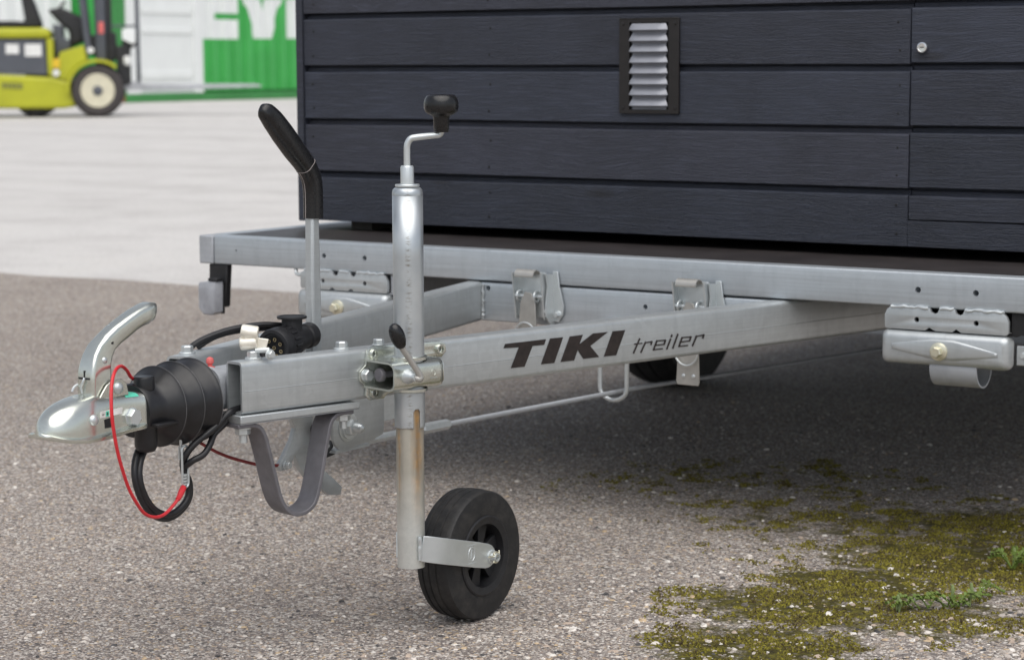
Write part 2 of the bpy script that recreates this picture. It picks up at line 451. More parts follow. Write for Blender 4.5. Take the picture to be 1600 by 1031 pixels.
# ------------------------------------------------------------------ mesh helpers
class MB:
    def __init__(s):
        s.v, s.f = [], []

    def add(s, vs, fs):
        o = len(s.v)
        s.v += [tuple(v) for v in vs]
        s.f += [tuple(i + o for i in f) for f in fs]
        return s

    def box(s, x0, x1, y0, y1, z0, z1, mt=None):
        vs = [Vector((x, y, z)) for x in (x0, x1) for y in (y0, y1) for z in (z0, z1)]
        if mt:
            vs = [mt @ v for v in vs]
        return s.add(vs, [(0, 1, 3, 2), (4, 6, 7, 5), (0, 4, 5, 1), (2, 3, 7, 6), (0, 2, 6, 4), (1, 5, 7, 3)])

    def prism(s, pts, fr, d0, d1):
        """pts (a,b); fr = (origin, ea, eb, en); extruded from d0 to d1 along en."""
        o, ea, eb, en = fr
        n = len(pts)
        vs = [o + ea * a + eb * c + en * d0 for a, c in pts] + [o + ea * a + eb * c + en * d1 for a, c in pts]
        fs = [tuple(range(n))[::-1], tuple(range(n, 2 * n))] + [(i, (i + 1) % n, n + (i + 1) % n, n + i) for i in range(n)]
        return s.add(vs, fs)

    def loft(s, rings, cap=True, closed=True):
        n = len(rings[0])
        vs = [p for r in rings for p in r]
        fs = []
        for k in range(len(rings) - 1):
            for i in range(n if closed else n - 1):
                j = (i + 1) % n
                fs.append((k * n + i, k * n + j, (k + 1) * n + j, (k + 1) * n + i))
        if cap:
            fs.append(tuple(range(n))[::-1])
            fs.append(tuple(range((len(rings) - 1) * n, len(rings) * n)))
        return s.add(vs, fs)

    def lathe(s, prof, o, ax, seg=32, cap=True):
        """prof: (r, h) along axis ax from o."""
        ax = Vector(ax).normalized()
        a = ax.orthogonal().normalized()
        c = ax.cross(a)
        o = Vector(o)
        rings = []
        for r, h in prof:
            rings.append([o + ax * h + (a * math.cos(t) + c * math.sin(t)) * r for t in (2 * math.pi * i / seg for i in range(seg))])
        return s.loft(rings, cap)

    def cyl(s, p0, p1, r, seg=24):
        p0, p1 = Vector(p0), Vector(p1)
        return s.lathe([(r, 0), (r, (p1 - p0).length)], p0, p1 - p0, seg)

    def tube(s, pts, r, seg=12, samp=1):
        pts = [Vector(p) for p in pts]
        rs = r if isinstance(r, (list, tuple)) else [r] * len(pts)
        if samp > 1:
            pts, rs = spline(pts, rs, samp)
        rings = []
        t0 = (pts[1] - pts[0]).normalized()
        a = t0.orthogonal().normalized()
        for i, p in enumerate(pts):
            t = (pts[min(i + 1, len(pts) - 1)] - pts[max(i - 1, 0)]).normalized()
            a = (a - t * a.dot(t)).normalized()
            c = t.cross(a)
            rings.append([p + (a * math.cos(q) + c * math.sin(q)) * rs[i] for q in (2 * math.pi * k / seg for k in range(seg))])
        return s.loft(rings)

    def hexbolt(s, o, ax, r, h, washer=1.35, wh=0.25, shank=0.0, stub=0.0):
        """hex head standing on o along ax, washer beneath."""
        ax = Vector(ax).normalized()
        o = Vector(o)
        s.lathe([(r * washer, 0), (r * washer, h * wh * 0.8), (r * washer * 0.95, h * wh)], o, ax, 20)
        s.lathe([(r * 1.0, 0), (r, h * 0.62), (r * 0.86, h * 0.75)], o + ax * h * wh, ax, 6)
        if stub:
            s.cyl(o + ax * h * wh, o + ax * (h + stub), r * 0.55, 14)
        return s


def spline(pts, rs, k):
    P, Q = [], []
    n = len(pts)
    for i in range(n - 1):
        p0, p1, p2, p3 = pts[max(i - 1, 0)], pts[i], pts[i + 1], pts[min(i + 2, n - 1)]
        for j in range(k):
            t = j / k
            P.append(0.5 * ((2 * p1) + (p2 - p0) * t + (2 * p0 - 5 * p1 + 4 * p2 - p3) * t * t + (3 * p1 - p0 - 3 * p2 + p3) * t ** 3))
            Q.append(rs[i] * (1 - t) + rs[i + 1] * t)
    P.append(pts[-1])
    Q.append(rs[-1])
    return P, Q


def obj(name, mb, mat, parent=None, smooth=35, bevel=0.0, seg=2, recalc=True):
    me = bpy.data.meshes.new(name)
    if isinstance(mb, MB):
        me.from_pydata(mb.v, [], mb.f)
    else:
        me = mb
        me.name = name
    if recalc:
        bm = bmesh.new()
        bm.from_mesh(me)
        bmesh.ops.recalc_face_normals(bm, faces=bm.faces)
        bm.to_mesh(me)
        bm.free()
    o = bpy.data.objects.new(name, me)
    C.objects.link(o)
    if mat is not None:
        me.materials.append(MAT[mat] if isinstance(mat, str) else mat)
    if smooth:
        me.shade_smooth()
        me.set_sharp_from_angle(angle=math.radians(smooth))
    if bevel:
        bv = o.modifiers.new('edge', 'BEVEL')
        bv.width = bevel
        bv.segments = seg
        bv.limit_method = 'ANGLE'
        bv.angle_limit = math.radians(40)
        bv.harden_normals = False
    if parent is not None:
        o.parent = parent
        if parent.type == 'EMPTY':
            o.location = -Vector(parent.location)
    return o


def thing(name, label, cat, loc=(0, 0, 0), group=None):
    o = bpy.data.objects.new(name, None)
    C.objects.link(o)
    o.location = loc
    o['label'] = label
    o['category'] = cat
    if group:
        o['group'] = group
    return o


def tag(o, label, cat, group=None):
    o['label'], o['category'] = label, cat
    if group:
        o['group'] = group
    return o


def plate_mesh(outline, holes, fr, d0, d1, bev=0.0):
    """flat plate with real holes, through a filled 2-D curve."""
    cu = bpy.data.curves.new('plate_curve', 'CURVE')
    cu.dimensions = '2D'
    cu.fill_mode = 'BOTH'
    cu.extrude = abs(d1 - d0) / 2 - bev
    cu.bevel_depth = bev
    cu.bevel_resolution = 1
    loops = [outline] + [[(hx + hr * math.cos(2 * math.pi * i / 18), hy + hr * math.sin(2 * math.pi * i / 18)) for i in range(18)] for hx, hy, hr in holes]
    for lp in loops:
        sp = cu.splines.new('POLY')
        sp.points.add(len(lp) - 1)
        for p, (a, c) in zip(sp.points, lp):
            p.co = (a, c, 0, 1)
        sp.use_cyclic_u = True
    o = bpy.data.objects.new('plate_tmp', cu)
    C.objects.link(o)
    dg = bpy.context.evaluated_depsgraph_get()
    me = bpy.data.meshes.new_from_object(o.evaluated_get(dg))
    bpy.data.objects.remove(o)
    og, ea, eb, en = fr
    mid = (d0 + d1) / 2
    mt = Matrix((ea, eb, en)).transposed().to_4x4()
    mt.translation = og + en * mid
    me.transform(mt)
    bm = bmesh.new()
    bm.from_mesh(me)
    bmesh.ops.remove_doubles(bm, verts=bm.verts, dist=1e-6)
    bm.to_mesh(me)
    bm.free()
    return me


def cut(o, cutters):
    """real holes: subtract cylinders from a mesh object, leaving a plain mesh."""
    mb = MB()
    for p0, p1, r in cutters:
        mb.cyl(p0, p1, r, 18)
    c = obj('cutter', mb, None, None, 0)
    c.location = o.matrix_basis.translation + (o.parent.matrix_basis.translation if o.parent else Vector())
    md = o.modifiers.new('cut', 'BOOLEAN')
    md.object = c
    md.operation = 'DIFFERENCE'
    md.solver = 'EXACT'
    bpy.context.view_layer.update()
    dg = bpy.context.evaluated_depsgraph_get()
    me = bpy.data.meshes.new_from_object(o.evaluated_get(dg))
    o.modifiers.clear()
    old = o.data
    nm = old.name
    o.data = me
    bpy.data.meshes.remove(old)
    me.name = nm
    bpy.data.objects.remove(c)
    me.shade_smooth()
    me.set_sharp_from_angle(angle=math.radians(30))


def rrect(w, h, r, k=4):
    """rounded rectangle, centred, as (a,b) list."""
    pts = []
    for cx, cy, a0 in ((w / 2 - r, h / 2 - r, 0), (-w / 2 + r, h / 2 - r, 90), (-w / 2 + r, -h / 2 + r, 180), (w / 2 - r, -h / 2 + r, 270)):
        for i in range(k + 1):
            t = math.radians(a0 + 90 * i / k)
            pts.append((cx + r * math.cos(t), cy + r * math.sin(t)))
    return pts


def hollow(mb, p0, p1, ea, eb, w, h, r, wall):
    """hollow rectangular section from p0 to p1."""
    p0, p1 = Vector(p0), Vector(p1)
    o_ = rrect(w, h, r)
    i_ = rrect(w - 2 * wall, h - 2 * wall, max(r - wall, 0.001))

    def ring(p, q):
        return [p + ea * a + eb * c for a, c in q]
    mb.loft([ring(p0, o_), ring(p1, o_), ring(p1, i_), ring(p0, i_), ring(p0, o_)], cap=False)


EX, EY, EZ = Vector((1, 0, 0)), Vector((0, 1, 0)), Vector((0, 0, 1))

# ------------------------------------------------------------------ ground
GROUND = -0.009
mb = MB()
mb.add([(-400, -120, -0.013), (400, -120, -0.013), (400, 600, -0.013), (-400, 600, -0.013)], [(0, 1, 2, 3)])
g = obj('concrete_yard', mb, 'concrete', None, 0)
g['kind'] = 'structure'
# nearer worn asphalt apron; its far edge meets the pale concrete in a slightly ragged seam
edge = []
xs = np.linspace(-60, 60, 260)
for x in xs:
    edge.append((x, 3.13 + 0.04 * math.sin(x * 1.7) + 0.03 * math.sin(x * 4.3 + 1) + rng.normal(0, 0.012), GROUND))
mb = MB()
n = len(xs)
vs = [(x, -60, GROUND) for x in xs] + edge
mb.add(vs, [(i, i + 1, n + i + 1, n + i) for i in range(n - 1)])
g = obj('asphalt_ground', mb, 'asphalt', None, 0)
g['kind'] = 'structure'

# ------------------------------------------------------------------ trailer
TR = thing('flatbed_trailer', 'galvanised flatbed trailer with A-frame drawbar, coupling and steel hitch lever carrying the charcoal cabin', 'trailer', (0, -0.6, 0))

B0 = Vector((0.0765, -1.2066, 0))
AL = math.radians(13.697)
BD = Vector((math.sin(AL), math.cos(AL), 0))
BN = Vector((math.cos(AL), -math.sin(AL), 0))
ZB, ZT = 0.3731, 0.4531


def bmp(u, wv, z):
    return B0 + BD * u + BN * wv + EZ * z


LB = 2.30
TIKI = [
    [(0.5317, 0.435), (0.6243, 0.4349), (0.6196, 0.4256), (0.5931, 0.4261), (0.5749, 0.3928), (0.5442, 0.3932), (0.5622, 0.4266), (0.528, 0.428)],
    [(0.6338, 0.4352), (0.6638, 0.4348), (0.6431, 0.3926), (0.6125, 0.3931)],
    [(0.6798, 0.4348), (0.7103, 0.435), (0.7019, 0.4193), (0.7347, 0.4352), (0.7708, 0.4348), (0.7281, 0.4141), (0.7494, 0.393), (0.7119, 0.3932), (0.698, 0.4102), (0.6896, 0.3925), (0.658, 0.3928)],
    [(0.7824, 0.435), (0.813, 0.4346), (0.7907, 0.3923), (0.7609, 0.3927)]]
TRE = [[(0.8488, 0.4159), (0.834, 0.3927)], [(0.836, 0.4079), (0.8546, 0.4077)], [(0.8638, 0.4088), (0.8523, 0.3922)],
       [(0.8617, 0.4078), (0.8795, 0.4084), (0.8775, 0.4038)],
       [(0.8871, 0.4010), (0.9106, 0.4008), (0.914, 0.4080), (0.8922, 0.4086), (0.8837, 0.3935), (0.9061, 0.3934)],
       [(0.9269, 0.4087), (0.9176, 0.3921)], [(0.9303, 0.4157), (0.929, 0.4129)], [(0.9454, 0.4156), (0.9329, 0.3922)],
       [(0.9514, 0.4012), (0.9761, 0.4012), (0.9796, 0.4083), (0.9566, 0.4088), (0.9487, 0.3938), (0.9709, 0.3935)],
       [(0.9945, 0.4082), (0.984, 0.3921)], [(0.9921, 0.4079), (1.0135, 0.4089), (1.011, 0.4038)]]
ZM = (ZB + ZT) / 2
for side in (1, -1):
    d = Vector((BD.x * side, BD.y, 0))
    nn = Vector((BN.x * side, BN.y, 0))
    st = Vector((B0.x * side, B0.y, 0))
    p0 = st - nn * 0.020 + EZ * ZM
    mb = MB()
    hollow(mb, p0, p0 + d * LB, nn, EZ, 0.040, 0.080, 0.0075, 0.004)
    beam = obj('drawbar_beam', mb, 'galv', TR, 40)
    # weld seam line along the web: a faint rolled ridge
    if side == 1:
        mb = MB()
        mb.tube([bmp(0.004, -0.0004, 0.4085), bmp(0.6, -0.0004, 0.4085), bmp(LB, -0.0004, 0.4085)], 0.0009, 8)
        obj('seam', mb, 'galv', beam)
        mb = MB()
        for pl_ in TIKI:
            mb.prism(pl_, (B0, BD, EZ, BN), 0.0003, 0.0010)
        obj('lettering', mb, 'ink', beam, 0)
        mb = MB()
        for st_ in TRE:
            hw = 0.00135
            for (a, c), (e, f_) in zip(st_[:-1], st_[1:]):
                L_ = math.hypot(e - a, f_ - c)
                ta, tc = (e - a) / L_, (f_ - c) / L_
                a2, c2, e2, f2 = a - ta * hw * 0.8, c - tc * hw * 0.8, e + ta * hw * 0.8, f_ + tc * hw * 0.8
                na, nc = -tc * hw * (1.25 if abs(tc) > abs(ta) else 0.85), ta * hw * (1.25 if abs(tc) > abs(ta) else 0.85)
                mb.prism([(a2 + na, c2 + nc), (e2 + na, f2 + nc), (e2 - na, f2 - nc), (a2 - na, c2 - nc)], (B0, BD, EZ, BN), 0.0003, 0.0010 + 0.00004 * TRE.index(st_))
        obj('lettering', mb, 'ink', beam, 0)
    # bolts on the top of the beam
    for u in ((0.036, 0.205) if side == 1 else (0.030, 0.245)):
        mb = MB()
        mb.hexbolt(p0 + d * u + EZ * (0.040 if side == -1 or u > 0.1 else 0.0402), EZ, 0.0095, 0.013)
        obj('bolt', mb, 'zinc', beam, 30)

# crossmember and second crossmember
mb = MB()
xi = 0.0765 - 0.0412 + math.tan(AL) * 1.2066
mb.box(-xi - 0.005, xi + 0.005, 0.0015, 0.040, ZB + 0.0005, ZT - 0.0006)
cm = obj('crossmember', mb, 'galv_rail', TR, 30, 0.004, 3)
cut(cm, [(Vector((-0.315, -0.01, 0.441)), Vector((-0.315, 0.02, 0.441)), 0.0055), (Vector((0.06, -0.01, 0.424)), Vector((0.06, 0.02, 0.424)), 0.005)])
# weld where left beam meets crossmember
mb = MB()
mb.tube([(-xi + 0.004 + random.uniform(-.001, .001), -0.002, ZB + 0.004 + i * 0.0042) for i in range(18)], [0.0035 + random.uniform(-.0008, .001) for _ in range(18)], 8)
obj('weld', mb, 'galv', cm)

# front rail with end block, side rails, rear rail
mb = MB()
mb.box(-1.061, 1.061, 0.0, 0.041, 0.4565, 0.5195)
fr_ = obj('front_rail', mb, 'galv_rail', TR, 30, 0.0035, 3)
bpy.context.view_layer.update()
hl = []
for sx_ in (-1, 1):
    for hx in (0.745, 0.634):
        hl.append((Vector((sx_ * hx, -0.01, 0.4882)), Vector((sx_ * hx, 0.03, 0.4882)), 0.0056))
hl.append((Vector((-0.995, -0.01, 0.489)), Vector((-0.995, 0.03, 0.489)), 0.0022))
cut(fr_, hl)
for sx_ in (-1, 1):
    mb = MB()
    mb.box(min(sx_ * 1.1045, sx_ * 1.0632), max(sx_ * 1.1045, sx_ * 1.0632), -0.001, 0.043, 0.456, 0.5190)
    obj('corner_block', mb, 'galv_dull', TR, 30, 0.003, 2)
for sx_ in (-1, 1):
    mb = MB()
    mb.box(min(sx_ * 1.1035, sx_ * 1.065), max(sx_ * 1.1035, sx_ * 1.065), 0.0435, 4.1, 0.4565, 0.5193)
    obj('side_rail', mb, 'galv_rail', TR, 30, 0.0035, 3)
mb = MB()
mb.box(-1.104, 1.104, 4.101, 4.14, 0.4565, 0.519)
obj('rear_rail', mb, 'galv_rail', TR, 30, 0.003)
mb = MB()
mb.box(-1.0640, 1.0640, 0.0425, 4.1, 0.500, 0.5180)
obj('deck', mb, 'deck', TR, 30)
for x0 in (-0.72, 0.66):
    mb = MB()
    mb.box(x0, x0 + 0.06, 0.06, 4.0, 0.385, 0.4995)
    obj('chassis_beam', mb, 'galv_dull', TR, 30, 0.004)
for y0 in (0.9, 2.5, 3.3):
    mb = MB()
    mb.box(-1.06, 1.06, y0, y0 + 0.05, 0.457, 0.4995)
    obj('bed_bearer', mb, 'galv_dull', TR, 30, 0.003)
# axle with wheels
mb = MB()
mb.cyl((-0.78, 1.72, 0.24), (0.78, 1.72, 0.24), 0.03)
mb.box(-0.71, -0.67, 1.68, 1.76, 0.25, 0.385)
mb.box(0.67, 0.71, 1.68, 1.76, 0.25, 0.385)
obj('axle', mb, 'galv_dull', TR)
for sx_ in (-1, 1):
    ax = Vector((sx_, 0, 0))
    c0 = Vector((sx_ * 0.785, 1.72, 0.249 + GROUND))
    mb = MB()
    mb.lathe([(0.165, 0.0), (0.225, 0.0), (0.243, 0.012), (0.249, 0.03), (0.249, 0.06), (0.244, 0.064), (0.249, 0.068), (0.249, 0.105), (0.244, 0.109), (0.249, 0.113), (0.249, 0.14), (0.243, 0.158), (0.225, 0.17), (0.165, 0.17)], c0, ax, 56)
    wh = obj('wheel', mb, 'rubber', TR, 30)
    mb = MB()
    mb.lathe([(0.164, 0.02), (0.164, 0.15), (0.15, 0.14), (0.10, 0.12), (0.05, 0.125), (0.001, 0.13)], c0, ax, 40)
    obj('rim', mb, 'galv_dull', wh)

# support brackets either side of the drawbar, hung under the front rail
for sx_ in (-1, 1):
    frm = (Vector((0, 0, 0)), EX, EZ, -EY)
    cx = sx_ * 0.690
    hw = 0.118
    ol = [(cx - hw + 0.003, 0.4165), (cx - 0.040, 0.4165), (cx - 0.032, 0.4225), (cx - 0.020, 0.4165), (cx + 0.012, 0.4165), (cx + 0.02, 0.4225), (cx + 0.03, 0.4165),
          (cx + hw - 0.004, 0.4165), (cx + hw, 0.4205), (cx + hw, 0.440), (cx + hw - 0.004, 0.449), (cx + hw - 0.012, 0.4562),
          (cx + 0.036, 0.4562), (cx + 0.033, 0.449), (cx + 0.026, 0.4455), (cx + 0.019, 0.449), (cx + 0.016, 0.4562),
          (cx - 0.012, 0.4562), (cx - 0.015, 0.449), (cx - 0.022, 0.4455), (cx - 0.029, 0.449), (cx - 0.032, 0.4562), (cx - hw + 0.012, 0.4562), (cx - hw + 0.004, 0.450), (cx - hw, 0.441), (cx - hw, 0.420)]
    me = plate_mesh(ol, [(cx - 0.056, 0.4345, 0.0055), (cx + 0.058, 0.4345, 0.0055)], frm, -0.004, 0.004, 0.0008)
    br = obj('support_bracket', me, 'galv', TR, 30)
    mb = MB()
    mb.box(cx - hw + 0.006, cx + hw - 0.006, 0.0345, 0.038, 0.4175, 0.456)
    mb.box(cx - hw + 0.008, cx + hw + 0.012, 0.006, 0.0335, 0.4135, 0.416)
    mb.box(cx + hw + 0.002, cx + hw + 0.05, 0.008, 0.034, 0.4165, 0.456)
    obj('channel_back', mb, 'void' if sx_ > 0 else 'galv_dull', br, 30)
    # weld bead
    mb = MB()
    for a, c in ((-hw + 0.012, -0.034), (-0.011, 0.015), (0.037, hw - 0.008)):
        k = max(4, int((c - a) / 0.006))
        mb.tube([(cx + a + (c - a) * i / k, -0.003 + random.uniform(-.0008, .0008), 0.4570 + random.uniform(-.0012, .0012)) for i in range(k + 1)],
                [0.0030 + random.uniform(-.0007, .0007) for _ in range(k + 1)], 8)
    obj('weld', mb, 'zinc', br)
    # pressed steel leg housing below with a long diamond bead
    yf = -0.014
    mb = MB()
    ring = []
    for dx, dy in ((0.002, 0.034), (0.0, 0.026), (0.0, 0.011), (0.004, 0.003), (0.011, 0.0)):
        q = rrect(0.245 - 2 * dx, 0.060 - 2 * dx, 0.010 if dx < 0.01 else 0.006, 4)
        ring.append([Vector((cx + a, yf + dy, 0.3835 + c)) for a, c in q])
    mb.loft(ring)
    hs_ = obj('leg_housing', mb, 'galv', br, 50)
    # raised bead
    mb = MB()
    dia = [(-0.100, -0.006), (-0.100, 0.004), (-0.02, 0.017), (0.02, 0.017), (0.104, -0.002), (0.104, -0.009), (0.02, -0.021), (-0.02, -0.020)]
    r0 = [Vector((cx + a, yf, 0.386 + c)) for a, c in dia]
    r1 = [Vector((cx + a * 0.975, yf - 0.0028, 0.386 + (c + 0.001) * 0.84)) for a, c in dia]
    r2 = [Vector((cx + a * 0.94, yf - 0.0034, 0.386 + (c + 0.001) * 0.70)) for a, c in dia]
    mb.loft([r0, r1, r2])
    obj('pressed_bead', mb, 'galv', hs_, 60)
    mb = MB()
    bx = cx - 0.006
    mb.lathe([(0.0165, 0), (0.0165, 0.003), (0.011, 0.006)], (bx, yf - 0.003, 0.381), -EY, 24)
    mb.lathe([(0.0102, 0.004), (0.0102, 0.016), (0.0085, 0.018)], (bx, yf - 0.003, 0.381), -EY, 6)
    obj('flange_bolt', mb, 'zinc_yellow', hs_, 30)
    # short round leg stub below
    mb = MB()
    rr0, rr1 = 0.036, 0.0325
    x0, x1 = cx - 0.028, cx + 0.062
    zc = 0.3505
    rings = []
    for r_, x_ in ((rr0, x0), (rr0, x1), (rr1, x1), (rr1, x0), (rr0, x0)):
        rings.append([Vector((x_, yf + 0.042 + r_ * math.cos(t), zc + r_ * math.sin(t))) for t in (2 * math.pi * i / 32 for i in range(32))])
    mb.loft(rings, cap=False)
    obj('leg_tube', mb, 'galv_dull', br, 40)
    # little hinge plate beyond the outer end
    mb = MB()
    mb.box(cx + 0.128, cx + 0.165, 0.012, 0.016, 0.362, 0.398)
    hp = obj('hinge_plate', mb, 'galv', br, 30, 0.003)
    mb = MB()
    mb.hexbolt((cx + 0.142, 0.012, 0.381), -EY, 0.005, 0.008)
    obj('bolt', mb, 'zinc', hp)

# spring latches on the crossmember
for k, dx in enumerate((0.0, 0.372)):
    o_ = Vector((-0.192 + dx, -0.002, 0.0))
    frm = (o_, EX, EZ, -EY)
    me = plate_mesh([(-0.034, 0.392), (0.034, 0.392), (0.036, 0.478), (0.030, 0.482), (-0.032, 0.482), (-0.036, 0.476)], [], frm, 0.016, 0.0185, 0.0005)
    la = obj('spring_latch', me, 'zinc', TR, 30)
    for s_ in (-1, 1):
        mb = MB()
        pr_ = [(0.018, 0.480), (0.040, 0.481), (0.037, 0.462), (0.030, 0.42), (0.026, 0.388), (0.012, 0.386), (0.010, 0.45)]
        mb.prism(pr_, (o_ + EX * (s_ * 0.0345), -EY, EZ, EX), -0.0013, 0.0013)
        obj('latch_flange', mb, 'zinc', la, 30)
    # curled thumb tab
    mb = MB()
    prof = [(0.018, 0.478), (0.024, 0.486), (0.036, 0.489), (0.044, 0.485), (0.047, 0.476)]
    rings = []
    for y_, z_ in prof:
        rings.append([o_ + EX * a + EZ * (z_ + dz) - EY * (y_ + dz * 0.3) for a, dz in ((-0.024, 0), (0.021, 0), (0.021, -0.0022), (-0.024, -0.0022))])
    mb.loft(rings)
    obj('thumb_tab', mb, 'beige_zinc', la, 50)
    # hook strap
    hk = [(-0.026, 0.283), (0.020, 0.283), (0.0225, 0.290), (0.020, 0.345), (0.017, 0.42), (0.008, 0.441), (-0.008, 0.443), (-0.019, 0.42), (-0.0255, 0.345), (-0.0285, 0.290)]
    mb = MB()
    mb.prism(hk, frm, 0.030, 0.0335)
    obj('hook_strap', mb, 'beige_zinc', la, 30, 0.001)
    for bx_ in (-0.012, 0.010):
        mb = MB()
        mb.lathe([(0.004, 0), (0.004, 0.0012), (0.002, 0.0024)], o_ + EX * bx_ + EZ * 0.301 - EY * 0.0335, -EY, 12)
        obj('rivet', mb, 'zinc', la, 40)
    # pin rollers
    mb = MB()
    mb.cyl(o_ + EX * -0.033 + EZ * 0.434 - EY * 0.027, o_ + EX * 0.033 + EZ * 0.434 - EY * 0.027, 0.004, 14)
    obj('pin', mb, 'zinc', la, 40)
    for bx_ in (-0.024, 0.017):
        mb = MB()
        mb.tube([o_ + EX * bx_ - EY * (0.027 + 0.0105 * math.cos(t)) + EZ * (0.434 + 0.0105 * math.sin(t)) for t in (2 * math.pi * i / 20 for i in range(21))], 0.0022, 8)
        obj('pin_coil', mb, 'zinc', la, 40)
    # ring under the strap
    mb = MB()
    mb.tube([o_ + EX * (-0.003 + 0.0265 * math.cos(t)) - EY * 0.040 + EZ * (0.352 + 0.030 * math.sin(t)) for t in (2 * math.pi * i / 30 for i in range(31))], 0.0019, 8)
    obj('ring', mb, 'zinc', la, 40)
    # side cheek with bolt
    mb = MB()
    ck = [(0.0, 0.478), (0.030, 0.481), (0.024, 0.455), (0.030, 0.42), (0.030, 0.395), (0.012, 0.375), (0.0, 0.378)]
    mb.prism([(0.040, 0.484), (0.052, 0.484), (0.056, 0.455), (0.066, 0.415), (0.064, 0.398), (0.054, 0.383), (0.040, 0.383)], frm, 0.0008, 0.004)
    ch = obj('cheek_plate', mb, 'zinc', la, 30, 0.0008)
    mb = MB()
    mb.prism(ck, (o_ + EX * 0.0405, -EY, EZ, EX), -0.0013, 0.0013)
    obj('cheek_flange', mb, 'zinc', ch if False else la, 30)
    mb = MB()
    mb.hexbolt(o_ + EX * 0.053 + EZ * 0.398 - EY * 0.004, -EY, 0.0055, 0.009)
    obj('bolt', mb, 'zinc', la, 30)
    mb = MB()
    mb.hexbolt(o_ + EX * 0.037 + EZ * 0.405 - EY * 0.026, -EY, 0.003, 0.004)
    obj('bolt', mb, 'zinc', la, 30)
    mb = MB()
    mb.hexbolt(o_ + EX * -0.038 + EZ * 0.405 - EY * 0.018, -EY, 0.0035, 0.004)
    obj('bolt', mb, 'zinc', la, 30)

# front marker lamp on a black rubber arm
mb = MB()
mb.prism([(-1.080, 0.4555), (-1.026, 0.4555), (-1.030, 0.41), (-1.034, 0.36), (-1.070, 0.358), (-1.082, 0.40)], (Vector((0, 0, 0)), EX, EZ, -EY), -0.022, -0.004)
arm = obj('lamp_arm', mb, 'black_matte', TR, 30, 0.003)
mb = MB()
q = [(-1.103, 0.404), (-1.099, 0.409), (-1.055, 0.411), (-1.053, 0.404), (-1.055, 0.352), (-1.064, 0.345), (-1.089, 0.345), (-1.102, 0.358)]
mb.loft([[Vector((a + 0.022, y_, c + (0.008 if c > 0.38 else 0.0))) if s_ == 1 else Vector((-1.079 + (a + 1.079) * s_ + 0.022, y_, 0.380 + (c - 0.380) * s_)) for a, c in q] for y_, s_ in ((-0.034, 0.90), (-0.031, 1), (-0.006, 1))])
obj('lamp_lens', mb, 'lens', arm, 40)
mb = MB()
mb.box(-1.081, -1.033, -0.0055, 0.003, 0.346, 0.416)
mb.box(-1.056, -1.03, -0.028, -0.0062, 0.4195, 0.427)
obj('lamp_back', mb, 'black_matte', arm, 30, 0.002)
# small lashing hook under the rail
mb = MB()
mb.tube([(-0.832, 0.01, 0.458), (-0.826, 0.004, 0.447), (-0.812, 0.0, 0.444), (-0.806, 0.0, 0.449)], 0.004, 8, 4)
obj('lashing_hook', mb, 'zinc', TR)

# ---- overrun housing, base plate, parking loop
mb = MB()
q = rrect(0.066, 0.064, 0.022, 5)
mb.loft([[Vector((a * s_, y_, 0.405 + c * s_)) for a, c in q] for y_, s_ in ((-1.212, 1.16), (-1.203, 1.16), (-1.20, 1.0), (-1.02, 1.0))])
hou = obj('overrun_housing', mb, 'galv_dull', TR, 40)
mb = MB()
mb.lathe([(0.0075, 0), (0.0075, 0.003), (0.0035, 0.0045), (0.0035, 0.007), (0.0058, 0.009), (0.0062, 0.013), (0.0050, 0.0165), (0.001, 0.0185)], (0, -1.192, 0.4368), EZ, 18)
obj('grease_cap', mb, 'pink', hou)
mb = MB()
mb.prism([(-0.006, 0.3605), (0.222, 0.3605), (0.222, 0.3705), (-0.006, 0.3725)], (B0, BD, EZ, BN), -0.062, 0.004)
bpl = obj('base_plate', mb, 'galv', TR, 30, 0.0015)
mb = MB()
mb.prism([(-0.004, 0.3585), (0.222, 0.3585), (0.222, 0.3602), (-0.004, 0.3602)], (B0, BD, EZ, BN), -0.060, 0.001)
obj('shim', mb, 'galv_dull', bpl, 30)
# strap bent into a U
cl = [(-0.006, 0.3555), (0.016, 0.3555), (0.032, 0.352), (0.042, 0.340), (0.050, 0.315), (0.059, 0.281), (0.069, 0.243), (0.079, 0.222), (0.093, 0.2095), (0.110, 0.2065), (0.127, 0.212), (0.139, 0.225), (0.149, 0.257),
      (0.158, 0.297), (0.166, 0.330), (0.172, 0.345), (0.183, 0.3535), (0.197, 0.3555), (0.214, 0.3555)]
pts, _ = spline([Vector((a, 0, c)) for a, c in cl], [0] * len(cl), 4)
rings = []
th = 0.0032
for i, p in enumerate(pts):
    t = (pts[min(i + 1, len(pts) - 1)] - pts[max(i - 1, 0)]).normalized()
    nrm = Vector((-t.z, 0, t.x))
    q = []
    for sgn, wv in ((1, -0.046), (1, -0.002), (-1, -0.002), (-1, -0.046)):
        a = p + nrm * th * sgn
        q.append(bmp(a.x, wv, a.z))
    rings.append(q)
mb = MB()
mb.loft(rings)
obj('parking_loop', mb, 'dark_steel', TR, 50, 0.0012, 2)
for u in (0.014, 0.206):
    mb = MB()
    mb.hexbolt(bmp(u, -0.020, 0.3520), -EZ, 0.0120, 0.012, 1.2, stub=0.012)
    obj('bolt', mb, 'zinc', bpl, 30)

